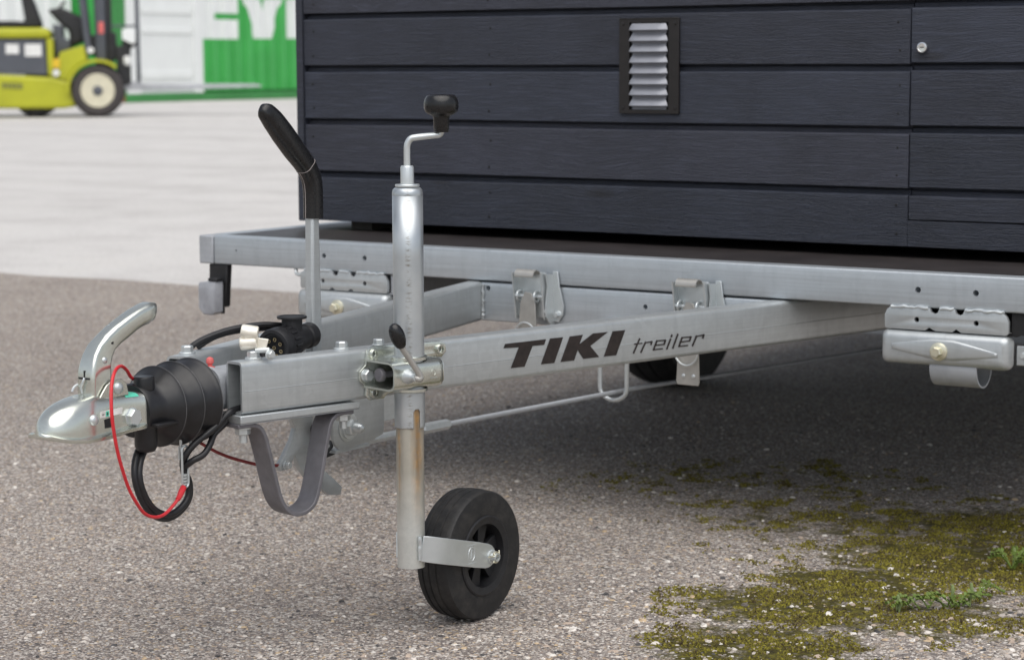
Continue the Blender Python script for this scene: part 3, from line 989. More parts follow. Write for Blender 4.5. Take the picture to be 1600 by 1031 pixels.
# ---- brake gear between the beams
frm = (Vector((0.040, 0, 0)), EY, EZ, EX)
me = plate_mesh([(-0.948, 0.372), (-0.948, 0.300), (-0.944, 0.288), (-0.934, 0.279), (-0.918, 0.276), (-0.842, 0.2815), (-0.838, 0.284), (-0.818, 0.288), (-0.815, 0.300), (-0.815, 0.372)], [], frm, -0.003, 0.003, 0.001)
bp_ = obj('brake_plate', me, 'galv', TR, 30)
mb = MB()
mb.box(0.015, 0.0365, -0.935, -0.845, 0.270, 0.2755)
obj('plate_lip', mb, 'galv', bp_, 30, 0.001)
mb = MB()
mb.box(-0.03, -0.025, -0.83, -0.68, 0.29, 0.374)
obj('plate_lip', mb, 'galv', bp_, 30, 0.001)
mb = MB()
pv = Vector((0.0432, -0.912, 0.312))
mb.lathe([(0.024, 0), (0.024, 0.002), (0.019, 0.0025), (0.019, 0.005)], pv, EX, 28)
mb.lathe([(0.014, 0.004), (0.014, 0.014), (0.012, 0.016)], pv, EX, 6)
mb.lathe([(0.0085, 0.012), (0.0085, 0.026), (0.006, 0.031), (0.001, 0.033)], pv, EX, 18)
obj('pivot_bolt', mb, 'zinc', bp_, 30)
frm = (Vector((0.0, 0, 0)), EY, EZ, EX)
sec = [(-1.013, 0.362), (-0.945, 0.362), (-0.945, 0.30), (-0.953, 0.283), (-0.950, 0.258), (-0.925, 0.236), (-0.905, 0.222), (-0.882, 0.203), (-0.886, 0.192), (-0.915, 0.197), (-0.942, 0.216), (-0.970, 0.234), (-0.988, 0.254),
       (-1.000, 0.277), (-1.010, 0.263), (-1.016, 0.256), (-1.033, 0.255), (-1.038, 0.262), (-1.028, 0.272), (-1.004, 0.300), (-0.996, 0.318), (-1.006, 0.336)]
me = plate_mesh(sec, [(-1.026, 0.262, 0.004)], frm, -0.005, 0.005, 0.0012)
obj('brake_sector', me, 'galv', TR, 30)
mb = MB()
mb.hexbolt((0.0052, -1.0235, 0.2625), EX, 0.006, 0.009)
obj('bolt', mb, 'zinc', TR, 30)
mb = MB()
mb.tube([(-0.012, -0.955, 0.372), (-0.012, -0.965, 0.33), (-0.012, -0.955, 0.305), (-0.012, -0.935, 0.31)], 0.004, 8, 5)
mb.lathe([(0.011, 0), (0.011, 0.03)], (-0.012, -0.95, 0.31), EX, 16)
mb.tube([(0.02, -0.93, 0.288), (0.035, -0.945, 0.283), (0.03, -0.955, 0.272), (0.02, -0.94, 0.266), (0.03, -0.925, 0.272)], 0.003, 8, 4)
obj('brake_spring', mb, 'black_matte', TR)
# brake rod with coupling nut, passes through the hanger towards the axle
rod = [(0, -0.86, 0.272), (0, -0.575, 0.2665), (0, -0.246, 0.2585), (0, 0.082, 0.2505), (0, 0.483, 0.233), (0, 1.0, 0.212), (0, 1.70, 0.185)]
mb = MB()
mb.tube(rod, 0.0046, 12)
rd = obj('brake_rod', mb, 'galv_dull', TR)
mb = MB()
mb.lathe([(0.005, 0), (0.0095, 0.004), (0.0095, 0.078), (0.005, 0.084)], (0, -0.655, 0.2684), Vector((0, 1, -0.0215)), 6)
obj('coupling_nut', mb, 'galv', rd, 20)
mb = MB()
mb.cyl((0.0, -0.90, 0.272), (0.0, -0.70, 0.2692), 0.0075, 16)
obj('rod_sleeve', mb, 'galv', rd)
mb = MB()
q = []
for i in range(13):
    t = math.pi + math.pi * i / 12
    q.append((0.031 * math.cos(t), -0.02, 0.262 + 0.024 * math.sin(t)))
mb.tube([(-0.031, -0.02, 0.385)] + q + [(0.031, -0.02, 0.385)], 0.0046, 12)
mb.box(-0.04, 0.04, -0.025, 0.0, 0.380, 0.388)
obj('rod_hanger', mb, 'galv', TR)

# ---- handbrake lever
mb = MB()
hb = [(0.330, 0.012), (0.50, 0.011), (0.66, 0.010)]
frm = (Vector((0, -0.943, 0)), EY, EX, EZ)
rings = []
for z_, hw in ((0.300, 0.0130), (0.36, 0.0125), (0.50, 0.0122), (0.662, 0.0112)):
    q = [(-hw, 0.006), (-hw, -0.006), (hw, -0.006), (hw, 0.006), (hw - 0.003, 0.0085), (-hw + 0.003, 0.0085)]
    rings.append([Vector((c * 1.1, -0.943 + a * (0.8 if z_ > 0.6 else 1.0), z_)) for a, c in q])
mb.loft(rings)
hbl = obj('handbrake_lever', mb, 'galv', TR, 30, 0.0015)
sp_ = [Vector((0, -0.939, 0.652)), Vector((0, -0.9385, 0.690)), Vector((0, -0.942, 0.715)), Vector((0, -0.956, 0.737)), Vector((0, -0.985, 0.764)), Vector((0, -1.012, 0.790)), Vector((0, -1.035, 0.812)), Vector((0, -1.052, 0.826)), Vector((0, -1.060, 0.832))]
rs = [0.0160, 0.0160, 0.0163, 0.0168, 0.0182, 0.0185, 0.0172, 0.0140, 0.006]
P, Q = spline(sp_, rs, 4)
rings = []
for i, p in enumerate(P):
    t = (P[min(i + 1, len(P) - 1)] - P[max(i - 1, 0)]).normalized()
    nrm = Vector((0, -t.z, t.y))
    q = rrect(Q[i] * 2 * 0.82, Q[i] * 2 * 0.98, Q[i] * 0.62, 4)
    rings.append([p + EX * a + nrm * c for a, c in q])
mb = MB()
mb.loft(rings)
grip = obj('grip', mb, 'black_plastic', hbl, 55)
# moulded parting line
mb = MB()
i = 12
p = P[i]
t = (P[i + 1] - P[i - 1]).normalized()
nrm = Vector((0, -t.z, t.y))
q = rrect(Q[i] * 2 * 0.83, Q[i] * 2 * 0.99, Q[i] * 0.62, 4)
mb.tube([p + EX * a + nrm * c for a, c in q + q[:1]], 0.0005, 5)
mb.tube([P[k] + Vector((-0.003, 0, 0)) + Vector((0, -(P[min(k + 1, len(P) - 1)] - P[max(k - 1, 0)]).normalized().z, (P[min(k + 1, len(P) - 1)] - P[max(k - 1, 0)]).normalized().y)) * (Q[k] * 0.99) for k in range(0, 13)], 0.0007, 5)
obj('parting_line', mb, simple('grey_flash', (0.34, 0.30, 0.29), 0, 0.5), grip)

# ---- bellows
ax = EY
mb = MB()
mb.lathe([(0.0385, -1.366), (0.0405, -1.362), (0.0405, -1.345), (0.0405, -1.334), (0.0440, -1.3285), (0.0530, -1.3195), (0.0575, -1.3140), (0.0597, -1.3128), (0.0602, -1.3115), (0.0592, -1.3100), (0.0560, -1.3080),
          (0.0470, -1.3040), (0.0465, -1.301), (0.0510, -1.292), (0.0590, -1.281), (0.0610, -1.2775), (0.0628, -1.2762), (0.0632, -1.2748), (0.0622, -1.2732), (0.0590, -1.2712),
          (0.0490, -1.2672), (0.0485, -1.2640), (0.0530, -1.255), (0.0602, -1.2425), (0.0618, -1.2385), (0.0636, -1.2372), (0.0640, -1.2356), (0.0628, -1.2340),
          (0.053, -1.228), (0.042, -1.226), (0.040, -1.214)], (0, 0, 0.3945), ax, 72)
bel = obj('bellows', mb, 'bellows', TR, 38)
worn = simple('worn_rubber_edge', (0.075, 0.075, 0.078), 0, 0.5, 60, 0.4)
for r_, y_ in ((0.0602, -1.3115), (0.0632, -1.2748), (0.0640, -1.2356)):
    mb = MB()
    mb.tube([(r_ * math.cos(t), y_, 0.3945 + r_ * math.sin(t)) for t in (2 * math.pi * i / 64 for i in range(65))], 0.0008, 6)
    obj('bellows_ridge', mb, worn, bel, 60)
if True:
    mb = MB()
    mb.lathe([(0.0155, 0.030), (0.0155, 0.048), (0.0145, 0.0505), (0.001, 0.051)], (0.012, -1.349, 0.3945), EZ, 24)
    obj('bellows_boss', mb, 'bellows', bel, 50, 0.0012)
    mb = MB()
    mb.lathe([(0.017, 0.020), (0.017, 0.052), (0.013, 0.060), (0.001, 0.063)], (0.016, -1.352, 0.3945), -EZ, 24)
    obj('bellows_boss', mb, 'bellows', bel, 50, 0.0012)
# side rib of the front collar
mb = MB()
mb.box(0.030, 0.050, -1.362, -1.312, 0.3735, 0.3785)
obj('bellows_rib', mb, 'bellows', bel, 50, 0.0012)


# ---- ball coupling
def cz(y):   # flange underside height
    return float(np.interp(y, [-1.553, -1.533, -1.495, -1.45, -1.36], [0.3815, 0.3740, 0.3690, 0.3690, 0.3735]))


def ctop(y):
    return float(np.interp(y, [-1.5440, -1.5405, -1.533, -1.521, -1.505, -1.485, -1.465, -1.44, -1.41, -1.38, -1.362], [0.390, 0.4015, 0.4105, 0.4185, 0.4245, 0.4290, 0.4312, 0.4300, 0.4265, 0.4245, 0.4240]))


def chw(y):
    base = float(np.interp(y, [-1.50, -1.46, -1.43, -1.405, -1.385, -1.372, -1.362], [0.0345, 0.0330, 0.0290, 0.0275, 0.0285, 0.0300, 0.0335]))
    if y < -1.500:
        base *= math.sqrt(max(0.0, 1 - ((y + 1.500) / 0.0455) ** 2))
    return base


def cexp(y):
    return float(np.interp(y, [-1.53, -1.47, -1.42, -1.36], [0.80, 0.58, 0.38, 0.34]))


ys = [-1.5450, -1.5440, -1.542, -1.5385, -1.5335, -1.527, -1.520, -1.512, -1.504, -1.495, -1.485, -1.475, -1.465, -1.455, -1.445, -1.435, -1.425, -1.415, -1.405, -1.395, -1.385, -1.378, -1.372, -1.366, -1.362]
rings = []
for y_ in ys:
    hw, zb_, zt_ = max(chw(y_), 0.002), cz(y_) + 0.004, ctop(y_)
    e = cexp(y_)
    q = []
    for i in range(25):
        t = math.pi * i / 24
        q.append(Vector((hw * math.copysign(abs(math.cos(t)) ** e, math.cos(t)), y_, zb_ + (zt_ - zb_) * abs(math.sin(t)) ** e)))
    rings.append(q)
mb = MB()
mb.loft(rings, cap=True, closed=True)
cpl = obj('ball_coupling', mb, 'zinc_coupler', TR, 60)
# flange lip
fl = [(-1.5535, 0.001), (-1.553, 0.008), (-1.5505, 0.016), (-1.545, 0.0245), (-1.537, 0.0325), (-1.526, 0.0390), (-1.513, 0.0430), (-1.497, 0.0445), (-1.475, 0.0435), (-1.453, 0.0410), (-1.43, 0.0375), (-1.408, 0.0355), (-1.385, 0.0365), (-1.374, 0.0375), (-1.369, 0.035)]
rings = []
for y_, hw in fl:
    z0 = cz(y_)
    hw += 0.0015
    hi_ = max(hw - 0.0055, 0.0005)
    rings.append([Vector((a, y_, z0 + c)) for a, c in ((-hw, 0.001), (-hw + 0.001, 0.0), (hw - 0.001, 0.0), (hw, 0.001), (hw, 0.0050), (hi_, 0.0072), (-hi_, 0.0072), (-hw, 0.0050))])
mb = MB()
mb.loft(rings)
obj('flange', mb, 'zinc_coupler', cpl, 50)


def csx(y_, z_):   # half width of the shell at height z
    hw, zb_, zt_ = chw(y_), cz(y_) + 0.004, ctop(y_)
    s_ = min(1.0, max(0.0, (z_ - zb_) / (zt_ - zb_)))
    e = cexp(y_)
    return hw * (1 - s_ ** (2 / e)) ** (e / 2)


mb = MB()
for y_, z_, r_ in ((-1.474, 0.3985, 0.0080),):
    x_ = csx(y_, z_)
    mb.lathe([(r_, -0.003), (r_, 0.001), (r_ * 0.8, 0.0035), (r_ * 0.4, 0.0048), (0.0003, 0.005)], (x_, y_, z_), EX, 20)
obj('rivet', mb, 'zinc', cpl, 60)
mb = MB()
mb.hexbolt((csx(-1.392, 0.392) - 0.001, -1.392, 0.392), EX, 0.0125, 0.011, 1.08, 0.15)
obj('bolt', mb, 'zinc', cpl, 30)
# shell ear with the lever pivot
for sx_ in (1, -1):
    frm = (Vector((sx_ * 0.0205, 0, 0)), EY, EZ, EX * sx_)
    mb = MB()
    mb.prism([(-1.452, 0.424), (-1.444, 0.434), (-1.436, 0.443), (-1.424, 0.449), (-1.406, 0.449), (-1.396, 0.442), (-1.392, 0.424)], frm, -0.001, 0.0022)
    ear = obj('pivot_ear', mb, 'zinc_coupler', cpl, 40, 0.0008)
    mb = MB()
    mb.lathe([(0.0085, 0.0), (0.0085, 0.002), (0.0065, 0.0045), (0.003, 0.006), (0.0003, 0.0063)], Vector((sx_ * 0.0227, -1.414, 0.4365)), EX * sx_, 20)
    obj('rivet', mb, 'zinc', ear, 60)
# wear window and its stickers on the near flank
mb = MB()
x_ = csx(-1.446, 0.392)
mb.prism([(-1.4575, 0.3835), (-1.4575, 0.3960), (-1.4360, 0.3970), (-1.4360, 0.3835)], (Vector((x_, 0, 0)), EY, EZ, EX), -0.006, 0.0008)
obj('wear_window', mb, 'void', cpl, 0)
mb = MB()
xs_ = csx(-1.46, 0.4045) + 0.0006
mb.prism([(-1.4605, 0.3998), (-1.4175, 0.4008), (-1.4165, 0.4095), (-1.4595, 0.4085)], (Vector((xs_, 0, 0)), EY, EZ, EX), -0.001, 0.0004)
stk = obj('sticker', mb, 'white_sticker', cpl, 0)
mb = MB()
mb.prism([(-1.4505, 0.4004), (-1.4440, 0.4005), (-1.4432, 0.4083), (-1.4500, 0.4081)], (Vector((xs_, 0, 0)), EY, EZ, EX), 0.0004, 0.0007)
obj('sticker_field', mb, 'green_sticker', stk, 0)
for q_ in ([(-1.4575, 0.4036), (-1.4535, 0.4037), (-1.4535, 0.4048), (-1.4575, 0.4047)], [(-1.4492, 0.4037), (-1.4452, 0.4038), (-1.4452, 0.4049), (-1.4492, 0.4048)], [(-1.4478, 0.4020), (-1.4467, 0.4020), (-1.4467, 0.4067), (-1.4478, 0.4067)]):
    mb = MB()
    mb.prism(q_, (Vector((xs_, 0, 0)), EY, EZ, EX), 0.0004, 0.0010 + 0.0001 * (q_[0][1] < 0.403))
    obj('sticker_mark', mb, 'ink', stk, 0)
rings = []
for y_ in (-1.400, -1.390, -1.380, -1.375):
    q = []
    for i in range(9):
        t = math.pi * (0.26 + 0.30 * i / 8)
        e = cexp(y_)
        hw, zb_, zt_ = chw(y_), cz(y_) + 0.004, ctop(y_)
        q.append(Vector((hw * math.copysign(abs(math.cos(t)) ** e, math.cos(t)), y_, zb_ + (zt_ - zb_) * abs(math.sin(t)) ** e + 0.0006)))
    rings.append(q)
mb = MB()
mb.loft(rings, cap=False, closed=False)
obj('sticker', mb, 'green_sticker', cpl, 60, recalc=False)

# hitch lever: pressed channel that sweeps up and back
st = [  # front (y,z), back (y,z), half width
    (-1.4580, 0.422, -1.4220, 0.4220, 0.0165), (-1.4580, 0.447, -1.4190, 0.4420, 0.0165), (-1.4575, 0.462, -1.4175, 0.4560, 0.0160), (-1.4535, 0.475, -1.4170, 0.4700, 0.0150), (-1.4480, 0.487, -1.4160, 0.4810, 0.0140),
    (-1.4380, 0.500, -1.4100, 0.4920, 0.0134), (-1.4220, 0.513, -1.3940, 0.4995, 0.0130), (-1.4040, 0.5235, -1.3770, 0.5070, 0.0130), (-1.3790, 0.535, -1.3620, 0.5145, 0.0134),
    (-1.3580, 0.5435, -1.3490, 0.5195, 0.0138), (-1.3400, 0.5490, -1.3370, 0.5215, 0.0140), (-1.3270, 0.5520, -1.3270, 0.5245, 0.0138), (-1.3180, 0.5505, -1.3205, 0.5300, 0.0120), (-1.3140, 0.5465, -1.3175, 0.5370, 0.0080)]
st = [(a, b_, c + (0.0035 if 3 < i < 12 else 0.0), d - (0.0015 if 4 < i < 11 else 0.0), e * 1.06) for i, (a, b_, c, d, e) in enumerate(st)]
rings = []
for i, (fy, fz, by, bz, hw) in enumerate(st):
    f_, b_ = Vector((0, fy, fz)), Vector((0, by, bz))
    dn = (b_ - f_)
    L_ = dn.length
    dn.normalize()
    r_ = min(hw, L_ / 2) * (0.34 if i < 6 else 0.62)
    q = rrect(2 * hw, L_, r_, 5)
    mid = (f_ + b_) / 2
    rings.append([mid + EX * a + dn * c for a, c in q])
mb = MB()
mb.loft(rings)
lev = obj('coupling_lever', mb, 'zinc_coupler', cpl, 60)
# pressed details of the lever
mb = MB()
mb.lathe([(0.0052, -0.003), (0.0052, 0.001), (0.0035, 0.003), (0.0003, 0.0036)], (0.0146, -1.432, 0.4780), EX, 16)
obj('rivet', mb, 'zinc', lev, 60)
mb = MB()
fr2 = (Vector((0.0136, 0, 0)), EY, EZ, EX)
mb.prism([(-1.4200, 0.4985), (-1.4150, 0.503), (-1.4110, 0.5030), (-1.4120, 0.4995), (-1.4155, 0.4980), (-1.4190, 0.4905), (-1.4210, 0.4905)], fr2, -0.004, 0.0004)
obj('slot', mb, 'void', lev, 0)
mb = MB()
mb.prism([(-0.0110, 0.4525), (0.0105, 0.4525), (0.0105, 0.4552), (-0.0110, 0.4552)], (Vector((0, -1.4583, 0)), EX, EZ, -EY), -0.004, 0.0006)
mb.prism([(-0.0012, 0.4553), (0.0012, 0.4553), (0.0012, 0.4650), (-0.0012, 0.4650)], (Vector((0, -1.4578, 0)), EX, EZ, -EY), -0.004, 0.0004)
obj('slot', mb, 'void', lev, 0)
mb = MB()
mb.prism([(-1.431, 0.4535), (-1.428, 0.4535), (-1.428, 0.457), (-1.431, 0.457)], (Vector((0.0165, 0, 0)), EY, EZ, EX), -0.003, 0.0003)
obj('slot', mb, 'void', lev, 0)
mb = MB()
mb.tube([(0.0012, -1.4590, 0.4550), (0.0005, -1.4615, 0.4490), (-0.003, -1.4620, 0.4420), (-0.003, -1.4600, 0.4330)], 0.0017, 8, 4)
mb.tube([(-0.0135, -1.452, 0.446), (-0.0165, -1.462, 0.441), (-0.0172, -1.466, 0.4345)], 0.0018, 8, 3)
obj('spring_wire', mb, 'zinc', lev)
mb = MB()
mb.prism([(-1.412, 0.4865), (-1.4020, 0.4925), (-1.4050, 0.4950), (-1.4000, 0.4985), (-1.4070, 0.5010), (-1.412, 0.4990)], (Vector((0.004, 0, 0)), EY, EZ, EX), -0.006, 0.004)
obj('catch', mb, 'zinc', lev, 20)

# ---- plug rest and socket lamp bracket on the near beam nose
o_ = p0 = Vector((0.0765, -1.2066, 0)) - BN * 0.020 + BD * 0.036 - R * 0.006
mb = MB()
mb.lathe([(0.0095, -0.013), (0.0108, -0.010), (0.0108, 0.011), (0.0098, 0.013)], o_ + EZ * 0.4950 + R * 0.001 , Vector((0.80, 0.56, -0.16)), 24)
mb.lathe([(0.0090, -0.013), (0.0104, -0.010), (0.0104, 0.010), (0.0092, 0.013)], o_ + EZ * 0.4785 - R * 0.001, Vector((0.80, 0.56, 0.10)), 20)
mb.tube([o_ + EZ * 0.486 - R * 0.006, o_ + EZ * 0.486 + R * 0.014], 0.0075, 12)
prm = (o_, R, EZ, R.cross(EZ))
mb.prism([(0.010, 0.464), (0.024, 0.463), (0.030, 0.484), (0.009, 0.487)], prm, -0.003, 0.003)
rest = obj('plug_rest', mb, 'cream_zinc', TR, 45, 0.001)
mb = MB()
mb.cyl(o_ + EZ * 0.4675 + R * 0.006 - BN * -0.006, o_ + EZ * 0.4680 + R * 0.026 + BN * 0.008, 0.0042, 12)
mb.hexbolt(o_ + EZ * 0.462 + R * 0.024 + BN * 0.012, BN, 0.006, 0.008)
obj('clamp_screw', mb, 'zinc', rest, 30)

# ------------------------------------------------------------------ connector plug and its cable
PL = thing('connector_plug', 'black multi-pin connector plug with its round cap up, lying between the drawbar beams', 'plug', (0.0, -1.0, 0.453))
pf = Vector((0.012, -1.058, 0.4545))
pax = Vector((-0.10, 1.0, 0.10)).normalized()
mb = MB()
mb.lathe([(0.0225, 0.004), (0.0245, 0.0), (0.0295, 0.0), (0.0305, 0.003), (0.0305, 0.020), (0.028, 0.024), (0.0265, 0.046), (0.0225, 0.060), (0.0195, 0.078), (0.0180, 0.088), (0.0205, 0.090), (0.0205, 0.106), (0.018, 0.110), (0.001, 0.110)], pf, pax, 40)
obj('plug_body', mb, 'black_matte', PL, 40)
for i in range(16):
    mb = MB()
    t = 2 * math.pi * i / 16
    a = pax.orthogonal().normalized()
    c = pax.cross(a)
    p = pf + pax * 0.026 + (a * math.cos(t) + c * math.sin(t)) * 0.0278
    mb.tube([p, p + pax * 0.016], 0.0021, 6)
    obj('plug_rib', mb, 'black_matte', PL, 40)
mb = MB()
mb.lathe([(0.0215, 0.012), (0.0215, 0.0055), (0.020, 0.004), (0.001, 0.004)], pf, pax, 32)
face = obj('plug_face', mb, 'black_plastic', PL, 40)
a = (EX - pax * EX.dot(pax)).normalized()
c = a.cross(pax) * -1
c = c if c.z > 0 else -c
for r_, t in [(0, 0)] + [(0.0135, 2 * math.pi * i / 7 + 0.5) for i in range(7)]:
    p = pf + pax * 0.0042 + (a * math.cos(t) + c * math.sin(t)) * r_
    mb = MB()
    mb.lathe([(0.0026, 0.0), (0.0030, -0.0016), (0.0021, -0.0016), (0.0021, 0.0)], p, pax, 12, False)
    obj('pin_socket', mb, 'brass', face, 40)
mb = MB()
cc = pf + pax * 0.054
cc.z = 0.476
mb.lathe([(0.0165, -0.014), (0.0165, 0.020), (0.0235, 0.0205), (0.0242, 0.0225), (0.0235, 0.0245), (0.0195, 0.0246), (0.0190, 0.0235), (0.001, 0.0235)], cc, EZ, 36)
obj('plug_cap', mb, 'black_matte', PL, 40)

EC = thing('electric_cable', 'doubled black electric cable hanging in a loop beneath the bellows', 'cable', (0.03, -1.25, 0.25))
mb = MB()
lp = [(0.056, -1.160, 0.3815), (0.056, -1.200, 0.3795), (0.055, -1.216, 0.3750), (0.050, -1.234, 0.3600), (0.044, -1.252, 0.3480), (0.036, -1.268, 0.3360), (0.028, -1.280, 0.320), (0.020, -1.279, 0.303), (0.020, -1.269, 0.277), (0.020, -1.269, 0.254), (0.020, -1.286, 0.239),
      (0.020, -1.312, 0.233), (0.020, -1.341, 0.245), (0.020, -1.362, 0.270), (0.018, -1.370, 0.298), (0.012, -1.360, 0.322), (0.006, -1.335, 0.342), (0.0, -1.29, 0.360), (0.0, -1.24, 0.37)]
mb.tube(lp, 0.0052, 12, 6)
obj('hanging_loop', mb, 'cable_black', EC)
mb = MB()
lp2 = [(0.046, -1.190, 0.372), (0.042, -1.212, 0.356), (0.038, -1.228, 0.344), (0.042, -1.243, 0.330), (0.044, -1.260, 0.318), (0.036, -1.276, 0.310), (0.018, -1.276, 0.295), (0.016, -1.262, 0.276), (0.016, -1.262, 0.251), (0.016, -1.282, 0.233), (0.016, -1.312, 0.2265),
       (0.016, -1.344, 0.239), (0.016, -1.367, 0.268), (0.014, -1.3755, 0.299), (0.007, -1.365, 0.326), (0.0, -1.340, 0.346), (-0.004, -1.30, 0.362), (-0.004, -1.25, 0.37)]
mb.tube(lp2, 0.0050, 12, 6)
obj('hanging_loop', mb, 'cable_black', EC)
mb = MB()
mb.tube([(-0.012, -0.992, 0.482), (-0.030, -1.03, 0.487), (-0.052, -1.075, 0.484), (-0.070, -1.11, 0.475), (-0.085, -1.135, 0.462), (-0.098, -1.15, 0.44)], 0.0046, 10, 5)
obj('upper_run', mb, 'cable_black', EC)
mb = MB()
mb.tube([(-0.015, -0.985, 0.475), (-0.034, -1.025, 0.480), (-0.058, -1.072, 0.478), (-0.076, -1.10, 0.470), (-0.092, -1.12, 0.455)], 0.0046, 10, 5)
obj('upper_run', mb, 'cable_black', EC)

RC = thing('breakaway_cable', 'thin red breakaway cable looped past the coupling and clipped below the bellows', 'cable', (0.03, -1.35, 0.24))
mb = MB()
rp = [(0.0, -1.345, 0.436), (0.0, -1.363, 0.444), (0.008, -1.380, 0.457), (0.018, -1.402, 0.4665), (0.032, -1.428, 0.464), (0.042, -1.446, 0.447), (0.050, -1.456, 0.418), (0.052, -1.456, 0.392), (0.052, -1.449, 0.355), (0.050, -1.437, 0.323), (0.046, -1.421, 0.293), (0.045, -1.405, 0.269), (0.042, -1.386, 0.250), (0.040, -1.364, 0.2405), (0.038, -1.342, 0.2400), (0.036, -1.322, 0.248), (0.033, -1.303, 0.259), (0.030, -1.292, 0.269)]
mb.tube(rp, 0.0026, 10, 6)
obj('sheathed_wire', mb, 'red', RC)
mb = MB()
mb.tube([(0.0335, -1.3065, 0.2565), (0.0325, -1.301, 0.2605), (0.031, -1.2955, 0.2655), (0.029, -1.288, 0.2720)], [0.0038, 0.0043, 0.0050, 0.0046], 10, 3)
obj('end_sleeve', mb, 'red', RC)
mb = MB()
mb.tube([(0.0, -1.27, 0.365), (0.0, -1.236, 0.338), (0.0, -1.20, 0.316), (0.0, -1.16, 0.297), (0.0, -1.115, 0.281), (0.0, -1.07, 0.268), (0.0, -1.03, 0.2625)], 0.0026, 8, 5)
obj('rear_wire', mb, 'red_dark', RC)
mb = MB()


def oval(cx, cy, z0, z1, hw, k=10):
    q = []
    for i in range(k + 1):
        t = math.pi * i / k
        q.append((cx, cy + hw * math.cos(t), z1 - hw + hw * math.sin(t)))
    for i in range(k + 1):
        t = math.pi + math.pi * i / k
        q.append((cx, cy + hw * math.cos(t), z0 + hw + hw * math.sin(t)))
    return q + q[:1]


mb.tube(oval(0.026, -1.2805, 0.270, 0.333, 0.0065), 0.0019, 8)
cb = obj('spring_hook', mb, 'zinc', RC)
mb = MB()
mb.tube(oval(0.020, -1.272, 0.318, 0.362, 0.0105), 0.0022, 8)
mb.box(0.017, 0.020, -1.2855, -1.2765, 0.312, 0.332)
obj('hanger_link', mb, 'zinc', RC)
mb = MB()
for z_ in (0.288, 0.2835, 0.279, 0.2745):
    mb.lathe([(0.0042, 0), (0.0042, 0.003)], (0.0275, -1.284, z_), EZ, 10)
obj('ferrule', mb, 'zinc', RC)

# ------------------------------------------------------------------ jockey wheel
JX, JY = 0.1972, -0.9480
JW = thing('jockey_wheel', 'zinc jockey wheel with black crank knob, clamped to the near drawbar beam', 'jockey wheel', (JX, JY, 0))
JC = Vector((JX, JY, 0))
# sleeve with a real slot at its foot
ang0 = math.atan2(-F.y, -F.x)          # direction from the post towards the road edge the slot faces
nseg, r_ = 120, 0.0240
zs = list(np.arange(0.331, 0.372, 0.002)) + [0.40, 0.5, 0.6, 0.695]
vs, fs = [], []
for z_ in zs:
    for i in range(nseg):
        t = 2 * math.pi * i / nseg
        vs.append((JX + r_ * math.cos(t), JY + r_ * math.sin(t), z_))
sl_half, sl_top = 0.0066, 0.3610
sdir = R * 0.0125 - Vector((F.x, F.y, 0)).normalized() * math.sqrt(r_ ** 2 - 0.0125 ** 2)
sa_ = math.atan2(sdir.y, sdir.x)
for k in range(len(zs) - 1):
    zc = (zs[k] + zs[k + 1]) / 2
    for i in range(nseg):
        t = 2 * math.pi * (i + 0.5) / nseg
        dt = (t - sa_ + math.pi) % (2 * math.pi) - math.pi
        arc = dt * r_
        lim = sl_half if zc < sl_top - sl_half else (math.sqrt(max(0, sl_half ** 2 - (zc - sl_top + sl_half) ** 2)) if zc < sl_top else -1)
        if abs(arc) < lim:
            continue
        j = (i + 1) % nseg
        fs.append((k * nseg + i, k * nseg + j, (k + 1) * nseg + j, (k + 1) * nseg + i))
mb = MB()
mb.add(vs, fs)
slv = obj('outer_tube', mb, 'tube', JW, 40, recalc=False)
sd = slv.modifiers.new('wall', 'SOLIDIFY')
sd.thickness = 0.0018
sd.offset = -1
mb = MB()
mb.lathe([(0.0240, 0.6951), (0.0240, 0.699), (0.0228, 0.7042), (0.020, 0.7070), (0.012, 0.708)], JC, EZ, 48)
obj('tube_shoulder', mb, 'tube', slv, 60)
mb = MB()
mb.lathe([(0.0219, 0.107), (0.0219, 0.40)], JC, EZ, 48)
obj('inner_tube', mb, 'rusty_tube', JW, 40)
mb = MB()
mb.lathe([(0.0185, 0.7082), (0.0192, 0.7095), (0.0192, 0.7115), (0.0185, 0.7125), (0.0105, 0.7126), (0.0105, 0.7385), (0.0092, 0.7412), (0.001, 0.7415)], JC, EZ, 32)
obj('collar', mb, 'zinc', JW, 40)
cd = Vector((R.x, R.y, 0))
crp = [JC + EZ * 0.738, JC + EZ * 0.762, JC + EZ * 0.774 + cd * 0.0008, JC + EZ * 0.7825 + cd * 0.006, JC + EZ * 0.785 + cd * 0.016, JC + EZ * 0.7875 + cd * 0.040, JC + EZ * 0.789 + cd * 0.050, JC + EZ * 0.7935 + cd * 0.0535, JC + EZ * 0.802 + cd * 0.0537]
mb = MB()
mb.tube(crp, 0.0052, 14, 5)
cr = obj('crank', mb, 'zinc', JW)
mb = MB()
kc = JC + cd * 0.0537
mb.lathe([(0.0108, 0.7925), (0.0118, 0.7935), (0.0124, 0.8140), (0.0136, 0.8172), (0.0175, 0.8192), (0.0218, 0.8212), (0.0248, 0.8242), (0.0266, 0.8285), (0.0272, 0.8335), (0.0268, 0.8392), (0.0252, 0.8446), (0.0226, 0.8485), (0.0198, 0.8503), (0.0182, 0.8500), (0.001, 0.8496)], kc, EZ, 48)
obj('knob', mb, 'black_plastic', cr, 60)
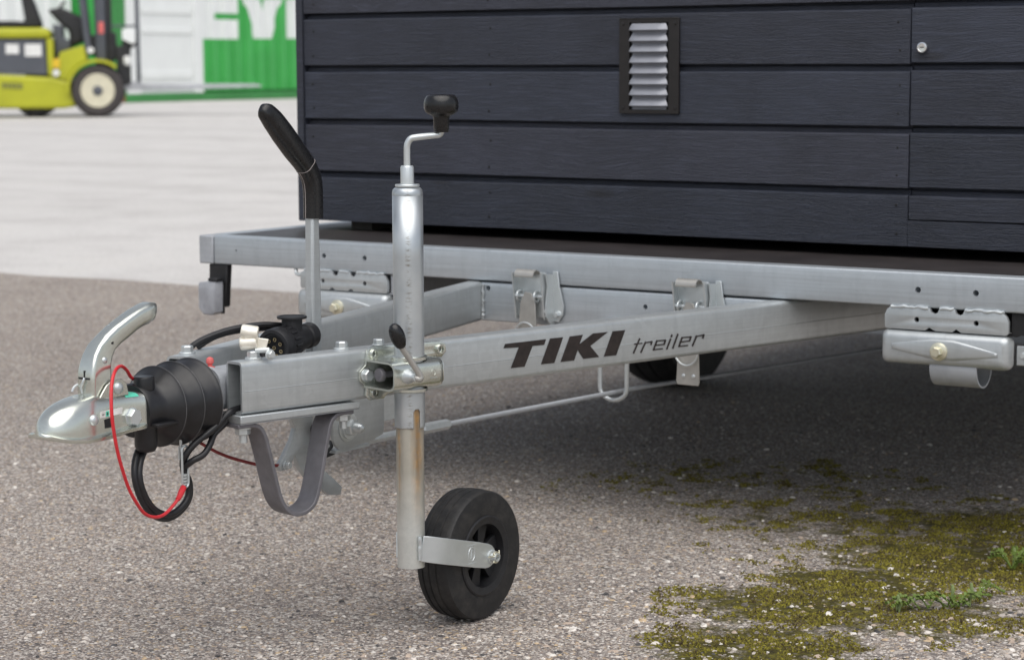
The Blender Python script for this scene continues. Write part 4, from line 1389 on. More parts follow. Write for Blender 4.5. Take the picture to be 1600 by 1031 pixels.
# fork arms
for sx_ in (1, -1):
    xo = JX + sx_ * 0.0435
    path = [(JX + sx_ * a_, y_, 0.1400 - (y_ + 0.955) * 0.252) for a_, y_ in ((0.0235, -0.953), (0.0300, -0.944), (0.0385, -0.930), (0.0435, -0.912), (0.0435, -0.87), (0.0435, -0.83), (0.0435, -0.803), (0.0435, -0.793), (0.0435, -0.786), (0.0435, -0.782))]
    hh = [0.0200, 0.0208, 0.0208, 0.0208, 0.0208, 0.0208, 0.0200, 0.0180, 0.0135, 0.0060]
    rings = []
    for i, (p, h_) in enumerate(zip(path, hh)):
        p = Vector(p)
        a_, b_ = Vector(path[max(i - 1, 0)]), Vector(path[min(i + 1, len(path) - 1)])
        t = (b_ - a_).normalized()
        up = (EZ - t * EZ.dot(t)).normalized()
        nn = t.cross(up)
        rings.append([p + up * h_ + nn * 0.002, p + up * h_ - nn * 0.002, p - up * h_ - nn * 0.002, p - up * h_ + nn * 0.002])
    mb = MB()
    mb.loft(rings)
    fk = obj('fork_arm', mb, 'zinc', JW, 35, 0.0008)
    if sx_ == 1:
        # weld and stamped oval mark
        mb = MB()
        mb.tube([(JX + 0.0240, -0.957 + random.uniform(-.001, .001), 0.121 + i * 0.0042) for i in range(10)], [0.0028 + random.uniform(-.0006, .0008) for _ in range(10)], 8)
        obj('weld', mb, 'zinc', fk)
        mb = MB()
        em = Vector((xo + 0.0021, -0.8465, 0.1127))
        for rx, rz in ((0.0085, 0.0112),):
            mb.tube([em + EY * rx * math.cos(t) + EZ * rz * math.sin(t) for t in (2 * math.pi * i / 24 for i in range(25))], 0.0007, 6)
        mb.tube([em + EY * -0.0025 + EZ * -0.007, em + EY * 0.0 + EZ * 0.0075, em + EY * 0.0035 + EZ * 0.004], 0.0007, 6)
        mb.tube([em + EY * 0.003 + EZ * -0.0075, em + EY * 0.001 + EZ * 0.0], 0.0007, 6)
        mb.tube([em + EY * -0.012 + EZ * 0.0155, em + EY * 0.012 + EZ * 0.0145], 0.0005, 6)
        mb.tube([em + EY * -0.012 + EZ * -0.0145, em + EY * 0.012 + EZ * -0.0155], 0.0005, 6)
        obj('stamped_mark', mb, 'zinc', fk)
# road wheel
WC = Vector((JX, -0.7900, 0.1072 + GROUND))
mb = MB()
hw = 0.0315
pf_ = [(0.066, -hw + 0.001), (0.070, -hw), (0.095, -hw + 0.0003), (0.1030, -hw + 0.0016), (0.1058, -hw + 0.0050), (0.1060, -0.0195), (0.1040, -0.0183), (0.1040, -0.0160), (0.1068, -0.0148), (0.1073, -0.0065), (0.1050, -0.0053), (0.1050, -0.0030), (0.1073, -0.0018), (0.1073, 0.0080),
       (0.1050, 0.0092), (0.1050, 0.0115), (0.1068, 0.0127), (0.1063, 0.0200), (0.1058, hw - 0.0050), (0.1035, hw - 0.0016), (0.095, hw), (0.070, hw + 0.0008), (0.066, hw + 0.0005)]
mb.lathe(pf_ + [pf_[0]], WC, EX, 96, False)
rw = obj('road_wheel', mb, 'rubber', JW, 40)
mb = MB()
mb.lathe([(0.0665, -hw), (0.0665, hw + 0.002), (0.0640, hw + 0.0035), (0.0525, hw + 0.0015), (0.0515, hw - 0.004), (0.0495, 0.004), (0.0515, -hw + 0.004), (0.0525, -hw), (0.0665, -hw)], WC, EX, 64, False)
rm = obj('rim', mb, 'black_matte', rw, 35)
for i in range(6):
    mb = MB()
    t0 = 2 * math.pi * i / 6 + 0.30
    for x0_, x1_, sp1, sp0 in ((0.012, 0.0205, 0.0125, 0.0075),):
        c_, s_ = math.cos(t0), math.sin(t0)
        er = EY * c_ + EZ * s_
        et = -EY * s_ + EZ * c_
        mb.prism([(0.014, -sp0), (0.0505, -sp1), (0.0515, 0), (0.0505, sp1), (0.014, sp0)], (WC, er, et, EX), x0_, x1_)
    obj('spoke', mb, 'black_matte', rw, 30, 0.0008)
mb = MB()
mb.lathe([(0.0495, 0.000), (0.0495, 0.0035)], WC, EX, 40)
obj('wheel_web', mb, 'void', rw, 30)
mb = MB()
mb.lathe([(0.0175, -0.038), (0.0175, 0.0405), (0.010, 0.0408)], WC, EX, 28)
obj('hub', mb, 'black_matte', rw, 40)
mb = MB()
axc = Vector((0, WC.y, WC.z))
mb.lathe([(0.0070, JX - 0.051), (0.0070, JX + 0.0575), (0.0050, JX + 0.0577), (0.0045, JX + 0.051)], axc, EX, 20)
mb.lathe([(0.0115, JX + 0.0456), (0.0115, JX + 0.0475), (0.0095, JX + 0.048)], axc, EX, 20)
axl = obj('axle_pin', mb, 'zinc', JW, 40)
mb = MB()
mb.tube([(JX + 0.0535, WC.y - 0.020, WC.z + 0.004), (JX + 0.0535, WC.y + 0.011, WC.z + 0.001)], 0.0017, 8)
mb.tube([(JX + 0.0535, WC.y + 0.010, WC.z + 0.001), (JX + 0.049, WC.y + 0.016, WC.z + 0.008)], 0.0012, 8)
mb.tube([(JX + 0.0535 + 0.000, WC.y + 0.0085 * math.cos(t), WC.z + 0.0085 * math.sin(t)) for t in (2 * math.pi * i / 16 - 2.3 for i in range(13))], 0.0018, 8)
obj('split_pin', mb, 'zinc_yellow', axl)

# clamp
mb = MB()
me = plate_mesh([(0.222, 0.418), (0.222, 0.405), (0.230, 0.398), (0.235, 0.392), (0.233, 0.380), (0.240, 0.373), (0.268, 0.373), (0.275, 0.380), (0.330, 0.384), (0.345, 0.400), (0.352, 0.425), (0.372, 0.431), (0.388, 0.428), (0.397, 0.436), (0.396, 0.447), (0.385, 0.452), (0.30, 0.4545), (0.250, 0.4565), (0.238, 0.452), (0.236, 0.440), (0.234, 0.428), (0.229, 0.424)],
                [(0.248, 0.4445, 0.0048), (0.249, 0.383, 0.0045), (0.384, 0.4405, 0.0045)], (B0, BD, EZ, BN), 0.0006, 0.0066, 0.0012)
cp = obj('clamp_plate', me, 'zinc_coupler', JW, 30)
for u, z_ in ((0.248, 0.4445), (0.249, 0.383), (0.384, 0.4405)):
    c0 = bmp(u, 0.0066, z_)
    mb = MB()
    mb.lathe([(0.0050, 0.0), (0.0085, 0.0), (0.0085, 0.003), (0.0075, 0.0045), (0.0055, 0.0045), (0.0050, 0.003), (0.0050, 0.0)], c0, BN, 20, False)
    obj('boss_ring', mb, 'zinc_coupler', cp, 40)
mb = MB()
mb.hexbolt(bmp(0.233, 0.0066, 0.4125), BN, 0.0095, 0.010, 1.15, 0.2)
obj('bolt', mb, 'zinc', cp, 30)
mb = MB()
mb.hexbolt(bmp(0.278, -0.018, 0.4536), EZ, 0.009, 0.011, 1.2, 0.2)
obj('bolt', mb, 'zinc', cp, 30)
# pressed channel: rounded C open on the left, wrapping the post
prof = [(0.0066, 0.4385), (0.070, 0.4385), (0.0775, 0.4372), (0.0825, 0.4335), (0.0845, 0.428), (0.0845, 0.4035), (0.0825, 0.398), (0.0775, 0.3945), (0.070, 0.3935), (0.0066, 0.3935)]
inner = [(a - (0.0 if i in (0, 9) else 0.0028 if 2 <= i <= 7 else 0.001), (0.416 + (c - 0.416) * 0.87)) for i, (a, c) in enumerate(prof)]
loop = prof + inner[::-1]
rings = []
for u, s_ in ((0.2265, 1.0), (0.318, 1.0), (0.327, 0.97), (0.3315, 0.90)):
    rings.append([bmp(u, a * (s_ if a > 0.05 else 1), 0.416 + (c - 0.416) * (s_ if s_ == 1 else s_ + 0.02)) for a, c in loop])
mb = MB()
mb.loft(rings)
mb.prism([(0.008, 0.397), (0.074, 0.397), (0.079, 0.403), (0.079, 0.429), (0.074, 0.435), (0.008, 0.435)], (bmp(0, 0, 0), BN, EZ, BD), 0.3285, 0.3312)
chn = obj('clamp_channel', mb, 'zinc_coupler', JW, 50)
mb = MB()
mb.lathe([(0.0285, 0.4386), (0.0285, 0.443), (0.0265, 0.4445), (0.0243, 0.4445)], JC, EZ, 40, False)
obj('tube_collar', mb, 'zinc_coupler', chn, 40)
mb = MB()
mb.lathe([(0.0285, 0.3932), (0.0285, 0.389), (0.0265, 0.3875), (0.0243, 0.3875)], JC, EZ, 40, False)
obj('tube_collar', mb, 'zinc_coupler', chn, 40)
# stamped mark on the channel face
mb = MB()
mk = bmp(0.3055, 0.0846, 0.416)
mb.tube([mk + BD * 0.0045 * math.cos(t) + EZ * (0.005 * math.sin(t) + 0.002) for t in (2 * math.pi * i / 16 for i in range(17))], 0.0005, 6)
mb.tube([mk - BD * 0.007 - EZ * 0.0065, mk + BD * 0.007 - EZ * 0.0068], 0.0005, 6)
mb.tube([mk + BD * 0.0015 - EZ * 0.001, mk - BD * 0.0015 + EZ * 0.004], 0.0005, 6)
obj('stamped_mark', mb, 'zinc_coupler', chn)
# spindle seen in the open end
mb = MB()
mb.lathe([(0.0095, 0), (0.0110, 0.002), (0.0110, 0.007), (0.0085, 0.009), (0.005, 0.010), (0.005, 0.03)], bmp(0.2300, 0.040, 0.416), BD, 28)
obj('spindle', mb, 'dark_steel', chn, 40)
# toggle handle
mb = MB()
mb.lathe([(0.0115, 0.0), (0.0115, 0.004), (0.0088, 0.007), (0.0088, 0.010), (0.0058, 0.013), (0.0058, 0.022)], bmp(0.2525, 0.0845, 0.4165), BN, 24)
tg = obj('toggle_screw', mb, 'zinc', JW, 45)
mb = MB()
mb.tube([bmp(0.2525, 0.096, 0.4165), bmp(0.254, 0.1055, 0.4155), bmp(0.2575, 0.109, 0.4142), bmp(0.2580, 0.1085, 0.419), bmp(0.2500, 0.1075, 0.432), bmp(0.2240, 0.105, 0.468)], 0.0050, 14, 4)
obj('toggle_rod', mb, 'beige_zinc', tg, 60)
mb = MB()
g0, g1 = bmp(0.2255, 0.105, 0.466), bmp(0.2085, 0.1045, 0.5035)
L_ = (g1 - g0).length
mb.lathe([(0.0055, 0), (0.0075, 0.002), (0.0105, 0.010), (0.0118, 0.018), (0.0115, 0.026), (0.0095, 0.034), (0.0060, 0.0395), (0.0015, L_)], g0, g1 - g0, 28)
obj('toggle_grip', mb, 'black_plastic', tg, 60)

# ------------------------------------------------------------------ cabin
YW = 0.279
CB = thing('wooden_cabin', 'charcoal board-clad cabin with louvred vent and locked hatch, standing on the flatbed trailer', 'cabin', (0, 0.279, 0.52))
ZROW = [0.5400, 0.6540, 0.7735, 0.8937, 1.0130, 1.1325]
XL, XJ, XR = -1.0225, 0.4855, 0.955


def board(mb, x0, x1, zb_, zt_, rebate=True, y=YW):
    """one shiplap board: sawn face, eased top edge, recessed tongue above."""
    if rebate:
        pr_ = [(y, zb_), (y, zt_ - 0.0178), (y + 0.0010, zt_ - 0.0160), (y + 0.0030, zt_ - 0.0145), (y + 0.0130, zt_ - 0.0132), (y + 0.0135, zt_ - 0.0050), (y + 0.0205, zt_ - 0.0045), (y + 0.0205, zt_ + 0.006), (y + 0.0225, zt_ + 0.006), (y + 0.0225, zb_ + 0.008), (y + 0.0105, zb_ + 0.008), (y + 0.0105, zb_)]
    else:
        pr_ = [(y, zb_), (y, zt_), (y + 0.020, zt_), (y + 0.020, zb_)]
    n = len(pr_)
    # slight bow along the length so edges are not ruled lines
    k = max(2, int((x1 - x0) / 0.10))
    rings = []
    ph = random.uniform(0, 6)
    for i in range(k + 1):
        x_ = x0 + (x1 - x0) * i / k
        dz = 0.0008 * math.sin(x_ * 2.1 + ph) + 0.0004 * math.sin(x_ * 7 + ph * 2)
        dy = 0.0007 * math.sin(x_ * 1.7 + ph * 1.3)
        rings.append([Vector((x_, a + dy, c + dz)) for a, c in pr_])
    mb.loft(rings)


for i in range(5):
    zb_, zt_ = ZROW[i] + (0.0005 if i else 0), ZROW[i + 1]
    mb = MB()
    if i == 0:
        board(mb, XL, XJ, zb_, zt_)
        board(mb, XJ + 0.0003, XR + 0.09, zb_, 0.5905, False)
    else:
        board(mb, XL, XJ, zb_, zt_)
    bo = obj('board', mb, BOARDS[[3, 2, 0, 1, 2][i]], CB, 25, 0.0006, 1)
    for xn in (-0.995, -0.502, 0.462):
        for zf in (0.022, 0.078):
            mb = MB()
            mb.lathe([(0.0028, 0.0), (0.0028, 0.0009), (0.0020, 0.0013), (0.0002, 0.0013)], (xn + random.uniform(-.004, .004), YW + 0.0004, zb_ + zf + random.uniform(-.003, .003)), -EY, 8)
            obj('nail', mb, 'void', bo, 40)
HT = bpy.data.objects.new('hatch', None)
C.objects.link(HT)
HT.parent = CB
HT.location = (XJ + 0.0018, YW - CB.location.y, 0.594 - CB.location.z)
for i in range(5):
    zb_, zt_ = (0.5945 if i == 0 else ZROW[i] + 0.0012), ZROW[i + 1] + 0.0008
    mb = MB()
    board(mb, XJ + 0.0018, XR, zb_, zt_, True, YW + 0.0008)
    o = obj('hatch_board', mb, BOARDS[[1, 3, 1, 0, 3][i]], HT, 25, 0.0006, 1)
    o.location = -(HT.location + CB.location)
    if i == 4:
        pass
mb = MB()
mb.lathe([(0.0105, 0.0), (0.0110, 0.002), (0.0110, 0.0045), (0.0098, 0.0068), (0.0080, 0.0072), (0.0076, 0.0060), (0.001, 0.0058)], (0.512, YW + 0.0006, 0.9240), -EY, 32)
lk = obj('lock', mb, 'chrome', HT, 40)
lk.location = -(HT.location + CB.location)
mb = MB()
mb.box(0.5080, 0.5160, YW - 0.0058, YW - 0.0045, 0.9230, 0.9250)
kh = obj('keyhole', mb, 'void', HT, 0)
kh.location = -(HT.location + CB.location)
# boards right of the hatch (edge of the wall)
for i in range(5):
    mb = MB()
    if i == 0:
        board(mb, XR + 0.003, 1.0225, 0.5945, ZROW[1])
    else:
        board(mb, XR + 0.003, 1.0225, ZROW[i] + 0.0005, ZROW[i + 1])
    obj('board', mb, BOARDS[0], CB, 25)
# corner posts, side walls, upper wall, sill, roof
for sx_ in (-1, 1):
    mb = MB()
    mb.box(min(sx_ * 1.0435, sx_ * 1.0240), max(sx_ * 1.0435, sx_ * 1.0240), YW - 0.004, YW + 0.060, 0.5370, 2.42)
    obj('corner_post', mb, BOARDS[1], CB, 25, 0.0015)
    mb = MB()
    mb.box(min(sx_ * 1.0425, sx_ * 1.020), max(sx_ * 1.0425, sx_ * 1.020), YW + 0.061, 3.9, 0.539, 2.42)
    obj('side_wall', mb, BOARDS[0], CB, 25)
mb = MB()
mb.box(-1.0225, 1.0225, YW + 0.001, YW + 0.022, 1.1400, 2.42)
obj('upper_wall', mb, BOARDS[2], CB, 25)
mb = MB()
mb.box(-1.0190, 1.0190, YW + 0.026, 3.9, 0.545, 2.40)
obj('lining', mb, 'deck_dark', CB, 25)
for x0 in (-0.93, 0.87):
    mb = MB()
    mb.box(x0, x0 + 0.06, YW + 0.05, 3.85, 0.5185, 0.5445)
    obj('floor_bearer', mb, 'deck_dark', CB, 25)
mb = MB()
mb.box(-1.10, 1.10, YW - 0.10, 4.0, 2.421, 2.48)
obj('roof', mb, BOARDS[0], CB, 25)
# louvred vent
VX0, VX1, VZ0, VZ1 = -0.1670, -0.0235, 0.7925, 0.9885
vc = ((VX0 + VX1) / 2, (VZ0 + VZ1) / 2)
frm = (Vector((vc[0], YW, vc[1])), EX, EZ, -EY)
W_, H_ = (VX1 - VX0) / 2, (VZ1 - VZ0) / 2
mb = MB()
ow, oh = 0.047, 0.0895
for a0, a1, c0, c1 in ((-W_, -ow, -H_, H_), (ow, W_, -H_, H_), (-ow, ow, oh, H_), (-ow, ow, -H_, -oh)):
    mb.prism([(a0, c0), (a1, c0), (a1, c1), (a0, c1)], frm, 0.0012, 0.0070)
mb.prism([(-W_, H_ - 0.0015), (W_, H_ - 0.0015), (W_, H_ + 0.0008), (-W_, H_ + 0.0008)], frm, 0.0071, 0.0085)
vf = obj('vent', mb, 'vent_frame', CB, 30, 0.0006)
mb = MB()
mb.prism([(-ow - 0.002, -oh - 0.002), (ow + 0.002, -oh - 0.002), (ow + 0.002, oh + 0.002), (-ow - 0.002, oh + 0.002)], frm, 0.0004, 0.0011)
obj('vent_back', mb, 'void', vf, 0)
pitch_z = 2 * (oh - 0.0005) / 8
smesh = None
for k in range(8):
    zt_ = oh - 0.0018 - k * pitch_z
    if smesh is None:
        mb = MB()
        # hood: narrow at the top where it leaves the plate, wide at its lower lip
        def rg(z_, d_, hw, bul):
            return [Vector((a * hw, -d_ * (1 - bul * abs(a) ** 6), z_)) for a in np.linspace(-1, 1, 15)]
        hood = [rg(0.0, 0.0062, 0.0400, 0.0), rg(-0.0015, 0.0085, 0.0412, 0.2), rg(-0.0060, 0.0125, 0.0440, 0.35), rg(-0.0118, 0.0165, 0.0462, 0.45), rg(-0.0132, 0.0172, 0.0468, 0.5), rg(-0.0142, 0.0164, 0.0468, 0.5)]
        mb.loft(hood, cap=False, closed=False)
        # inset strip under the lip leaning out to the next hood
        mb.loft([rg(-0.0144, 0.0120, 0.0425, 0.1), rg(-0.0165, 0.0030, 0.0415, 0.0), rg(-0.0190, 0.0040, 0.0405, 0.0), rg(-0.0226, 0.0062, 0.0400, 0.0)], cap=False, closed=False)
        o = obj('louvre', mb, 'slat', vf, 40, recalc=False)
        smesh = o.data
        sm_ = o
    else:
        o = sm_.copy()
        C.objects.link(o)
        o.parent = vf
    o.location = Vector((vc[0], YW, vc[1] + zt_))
for k, (a, c) in enumerate(((-1, 1), (1, 1), (-1, -1), (1, -1))):
    mb = MB()
    mb.lathe([(0.0036, 0), (0.0034, 0.0012), (0.0018, 0.0018), (0.0012, 0.0010), (0.0002, 0.0010)], (vc[0] + a * (W_ - 0.009), YW - 0.0070, vc[1] + c * (H_ - 0.0115)), -EY, 14)
    obj('screw', mb, 'vent_frame', vf, 40)

# ------------------------------------------------------------------ forklift (local: x along its length, z up, y away)
FO = Vector((-25.916, 24.641, 0))
FXv = Matrix.Rotation(math.radians(9), 3, 'Z') @ Vector((R.x, R.y, 0))
FYv = Vector((-FXv.y, FXv.x, 0))
PXM = 0.01126
FL = thing('forklift', 'lime-yellow forklift facing right in front of the shipping containers', 'forklift', FO)


def fx(px):
    return (px - 153) * PXM


def fz(py):
    return (182.5 - py) * PXM


FRM = (FO, FXv, EZ, FYv)


def fprism(name, px, mat, d0, d1, parent=FL, bevel=0.03):
    mb = MB()
    mb.prism([(fx(a), fz(c)) for a, c in px], FRM, d0, d1)
    return obj(name, mb, mat, parent, 35, bevel)


def arc(cx, cy, r, a0, a1, k=12):
    return [(cx + r * math.cos(math.radians(a0 + (a1 - a0) * i / k)), cy - r * math.sin(math.radians(a0 + (a1 - a0) * i / k))) for i in range(k + 1)]


fprism('chassis', [(-150, 112), (-60, 112), (88, 121), (112, 128), (121, 130), (121, 166), (100, 169), (-60, 168), (-150, 150)], 'fork_yellow', -0.02, 1.5, bevel=0.05)
fprism('front_cowl', [(88, 120.5), (97, 82), (134, 71), (138, 90)] + arc(154, 141, 49, 108, 178, 8) + [(112, 127.5)], 'fork_yellow', 0.0, 1.48)
mb = MB()
o_ = arc(154, 141, 48.5, 52, 185, 18)
i_ = arc(154, 141, 43.5, 185, 50, 18)
mb.prism([(fx(a), fz(c)) for a, c in o_ + i_], FRM, -0.16, 0.45)
obj('fender', mb, 'fork_yellow', FL, 50)
bp1 = fprism('battery_panel', [(-60, 60.5), (76, 60.5), (78, 118), (-60, 111)], 'fork_grey', 0.03, 1.45)
mb = MB()
mb.prism([(fx(a), fz(c)) for a, c in ((15, 69), (35, 69), (35, 84), (15, 84))], FRM, 0.015, 0.0295)
obj('white_sticker', mb, 'white_sticker', bp1, 0)
mb = MB()
mb.prism([(fx(a), fz(c)) for a, c in ((44, 69), (69.5, 69), (69.5, 88), (44, 88))], FRM, 0.015, 0.0295)
obj('white_sticker', mb, 'white_sticker', bp1, 0)
fprism('hood', [(-140, 60)] + [(-140, 44), (75, 44), (82, 47), (84.5, 53), (84, 60)], 'fork_yellow', -0.03, 1.5, bevel=0.06)
pil = fprism('pillar', [(77, 60.3), (87.5, 60.3), (88, 120), (78.3, 118.5)], 'fork_yellow', 0.0, 1.48)
mb = MB()
mb.prism([(fx(a), fz(c)) for a, c in ((86, 92), (97, 92), (97, 106), (86, 106))], FRM, -0.03, -0.002)
obj('amber_sticker', mb, 'amber', pil, 0)
mb = MB()
mb.cyl(FO + FXv * fx(91) + EZ * fz(113.5) - FYv * 0.03, FO + FXv * fx(91) + EZ * fz(113.5), 0.06, 20)
obj('round_sticker', mb, 'white_sticker', pil)
# dark, out of focus name plate on the chassis side
mb = MB()
for i, (a, wv) in enumerate(((8, 5.5), (15.2, 4.2), (21.0, 4.6), (27.2, 4.6), (33.4, 5.6))):
    mb.prism([(fx(a), fz(128 + 0.35 * i)), (fx(a + wv), fz(128.3 + 0.35 * i)), (fx(a + wv), fz(137 + 0.3 * i)), (fx(a), fz(136.7 + 0.3 * i))], FRM, -0.035, -0.021)
obj('nameplate', mb, simple('olive_print', (0.19, 0.20, 0.05)), FL, 0)
fprism('step_well', [(86, 38), (101, 40), (102, 60), (113, 63), (113, 78), (97, 83), (89, 92), (88.6, 62)], 'fork_grey', 0.25, 1.3)
fprism('dashboard', [(78, 16), (100, 12), (126, 24), (133, 30), (133, 66), (110, 74), (112, 50), (98, 38)], 'fork_black', 0.3, 1.1, bevel=0.06)
fprism('seat', [(36, -20), (48, -22), (60, 8), (69, 36), (69, 43), (20, 43), (22, 36), (44, 33)], 'fork_black', 0.35, 0.95, bevel=0.05)
fprism('engine_cover', [(-30, 43.5), (-30, 33), (36, 33), (38, 43.5)], 'fork_black', 0.25, 1.2)
mb = MB()
mb.tube([FO + FXv * (fx(96) + 0.16 * math.cos(t) * 0.55) + EZ * (fz(14) + 0.16 * math.cos(t) * 0.8) + FYv * (0.68 + 0.17 * math.sin(t)) for t in (2 * math.pi * i / 20 for i in range(21))], 0.02, 8)
obj('steering_wheel', mb, 'fork_black', FL)
fprism('guard_post', [(119, -90), (129, -90), (146, 84), (136, 84)], 'fork_grey', 0.02, 0.14)
fprism('guard_post', [(119, -90), (129, -90), (146, 84), (136, 84)], 'fork_grey', 1.34, 1.46)
fprism('guard_post', [(-20, -90), (-8, -90), (-2, 44), (-14, 44)], 'fork_grey', 0.02, 0.14)
fprism('overhead_guard', [(-22, -98), (130, -98), (130, -89), (-22, -89)], 'fork_grey', 0.0, 1.48)
for d in (0.25, 1.05):
    fprism('mast_rail', [(150, -130), (167, -130), (168, 118), (151, 118)], 'fork_grey', d, d + 0.18)
    fprism('mast_inner', [(168.5, -60), (176, -60), (176.5, 140), (169, 140)], 'fork_black', d + 0.02, d + 0.16)
fprism('mast_crossbar', [(140, 56), (183, 50), (184, 92), (178, 96), (140, 86)], 'fork_black', 0.30, 1.2)
cl_ = MB()
cl_.cyl(FO + FXv * fx(144.5) + EZ * fz(79) - FYv * 0.06, FO + FXv * fx(144.5) + EZ * fz(79) + FYv * 0.3, 0.055, 20)
obj('tilt_pin', cl_, 'white_sticker', FL)
fprism('red_sticker', [(157, 35), (165, 35), (165, 53), (157, 53)], 'pink', 0.235, 0.248, bevel=0)
car = fprism('carriage', [(183, 72), (192, 72), (194, 60), (213, 62), (213, 72), (205, 76), (205, 132), (192, 134), (184, 128)], 'fork_black', 0.25, 1.25)
fprism('carriage_light', [(195, 88), (205, 88), (206, 95), (205, 103), (196, 103), (194, 95)], 'white_sticker', 0.16, 0.249, car)
fprism('load_plate', [(193, 46), (214, 48), (214, 66), (210, 70), (193, 62)], 'box_white', 0.16, 0.249, car, 0.01)
for d in (0.28, 1.15):
    fprism('backrest_post', [(213.5, -20), (219.5, -20), (220, 130), (214, 130)], 'fork_grey', d, d + 0.08)
fprism('backrest_bar', [(170, 39.5), (213.4, 39.5), (213.4, 43), (170, 43)], 'fork_grey', 0.29, 0.35, bevel=0.01)
for d in (0.30, 1.02):
    fprism('fork_tine', [(195, 128), (220, 128.5), (222, 132), (405, 133.6), (412, 136.5), (405, 138), (290, 141), (197, 141.5), (193, 138)], 'fork_steel', d, d + 0.13, bevel=0.008)
for (px, py, rr_, d0, nm, hub) in ((154, 141, 0.462, -0.14, 'wheel', 1), (58, 147.5, 0.39, 0.12, 'wheel', 1), (154, 141, 0.462, 1.22, 'wheel', 0), (58, 147.5, 0.39, 1.05, 'wheel', 0)):
    c0 = FO + FXv * fx(px) + EZ * rr_ + FYv * d0
    mb = MB()
    mb.lathe([(rr_ * 0.64, 0.0), (rr_ * 0.84, -0.015), (rr_ * 0.95, 0.02), (rr_, 0.07), (rr_, 0.25), (rr_ * 0.95, 0.30), (rr_ * 0.64, 0.31)], c0, FYv, 48)
    wo = obj(nm, mb, simple('brown_black_tyre', (0.052, 0.045, 0.044), 0, 0.75, 5, 0.15) if px == 154 else 'rubber', FL, 40)
    mb = MB()
    mb.lathe([(rr_ * 0.645, -0.004), (rr_ * 0.60, -0.02), (rr_ * 0.50, 0.02), (rr_ * 0.30, 0.05), (rr_ * 0.20, 0.02), (0.001, 0.02)], c0, FYv, 40)
    ro = obj('rim', mb, 'rim_cream' if px == 154 else 'fork_black', wo, 40)
    if px == 154 and hub:
        mb = MB()
        mb.lathe([(0.088, 0.022), (0.085, -0.02), (0.05, -0.04), (0.001, -0.042)], c0, FYv, 24)
        obj('hub', mb, 'fork_grey', wo, 40)

# ------------------------------------------------------------------ shipping containers
CO = Vector((-35.826, 35.631, 0))
CT = Vector((-0.05128616, 0.998684, 0))
CN = Vector((0.998684, 0.05128616, 0))
CFR = (CO, CT, EZ, CN)
CZ = 2.85
SHC = thing('shipping_container', 'green shipping container with white door panel and large white letters', 'container', CO)


def cbox(name, t0, t1, z0, z1, n0, n1, mat, parent=SHC, bevel=0.0, fr=CFR):
    mb = MB()
    mb.prism([(t0, z0), (t1, z0), (t1, z1), (t0, z1)], fr, n0, n1)
    return obj(name, mb, mat, parent, 30, bevel)


def corrug(t0, t1, pitch, depth, z0, z1, mats, split, letters, parent, fr, name):
    """trapezoid steel sheet; letter areas are painted on the same sheet as thin following skins."""
    o, ea, eb, en = fr
    pr_ = []
    t = t0
    while t < t1 - 1e-6:
        for a, d in ((0.0, 0), (0.40, 0), (0.5, -depth), (0.90, -depth)):
            if t + a * pitch < t1:
                pr_.append((t + a * pitch, d))
        t += pitch
    pr_.append((t1, 0))
    mb = MB()
    mb.loft([[o + ea * a + en * d + eb * z_ for a, d in pr_] for z_ in (z0, z1)], cap=False, closed=False)
    sh = obj(name, mb, mats, parent, 20)

    def depth_at(x_):
        return float(np.interp(x_, [p[0] for p in pr_], [p[1] for p in pr_]))
    brk = [p[0] for p in pr_]
    for poly in letters:
        # column slices of the letter polygon laid on the corrugation
        ts = sorted(set([p[0] for p in poly] + [b_ for b_ in brk if min(p[0] for p in poly) < b_ < max(p[0] for p in poly)]))
        mb = MB()
        for a, c in zip(ts[:-1], ts[1:]):
            mid = (a + c) / 2
            zs_a, zs_c = spans(poly, a + 1e-4), spans(poly, c - 1e-4)
            for (l0, h0), (l1, h1) in zip(zs_a, zs_c):
                da, dc = depth_at(a) + 0.004, depth_at(c) + 0.004
                mb.add([o + ea * a + en * da + eb * l0, o + ea * c + en * dc + eb * l1, o + ea * c + en * dc + eb * h1, o + ea * a + en * da + eb * h0], [(0, 1, 2, 3)])
        obj('letter', mb, 'box_white', sh, 0)
    return sh


def spans(poly, x_):
    zs_ = []
    n = len(poly)
    for i in range(n):
        (a, c), (e, f_) = poly[i], poly[(i + 1) % n]
        if (a <= x_ < e) or (e <= x_ < a):
            zs_.append(c + (f_ - c) * (x_ - a) / (e - a))
    zs_.sort()
    return list(zip(zs_[::2], zs_[1::2]))


LET = [
    [(2.84, 1.55), (4.31, 1.55), (4.31, 2.04), (3.36, 2.04), (3.36, 2.20), (4.31, 2.20), (4.31, 2.62), (2.84, 2.62)],
    [(5.05, 1.57), (5.71, 1.57), (6.40, 2.62), (5.86, 2.62), (5.38, 2.06), (4.98, 2.62), (4.40, 2.62)],
    [(6.47, 1.58), (7.95, 1.58), (7.95, 2.04), (7.0, 2.04), (7.0, 2.20), (7.95, 2.20), (7.95, 2.62), (6.47, 2.62)]]
LET[1] = [(5.05, 1.57), (5.71, 1.57), (6.20, 2.62), (5.54, 2.62), (5.36, 2.30), (5.20, 2.62), (4.58, 2.62)]
corrug(2.80, 12.4, 0.476, 0.085, 0.25, CZ, 'box_green', 0, LET, SHC, CFR, 'corrugated_side')
cbox('bottom_rail', -0.18, 12.4, 0.0, 0.20, -0.12, 0.10, 'box_dkgreen', bevel=0.02)
cbox('top_rail', -0.18, 12.4, CZ, CZ + 0.10, -0.12, 0.04, 'box_green')
cbox('corner_casting', -0.34, -0.185, 0.0, 0.22, -0.2, 0.10, 'rust_brown', bevel=0.02)
cbox('corner_post', -0.34, -0.10, 0.222, CZ, -0.2, 0.05, 'box_dkgreen')
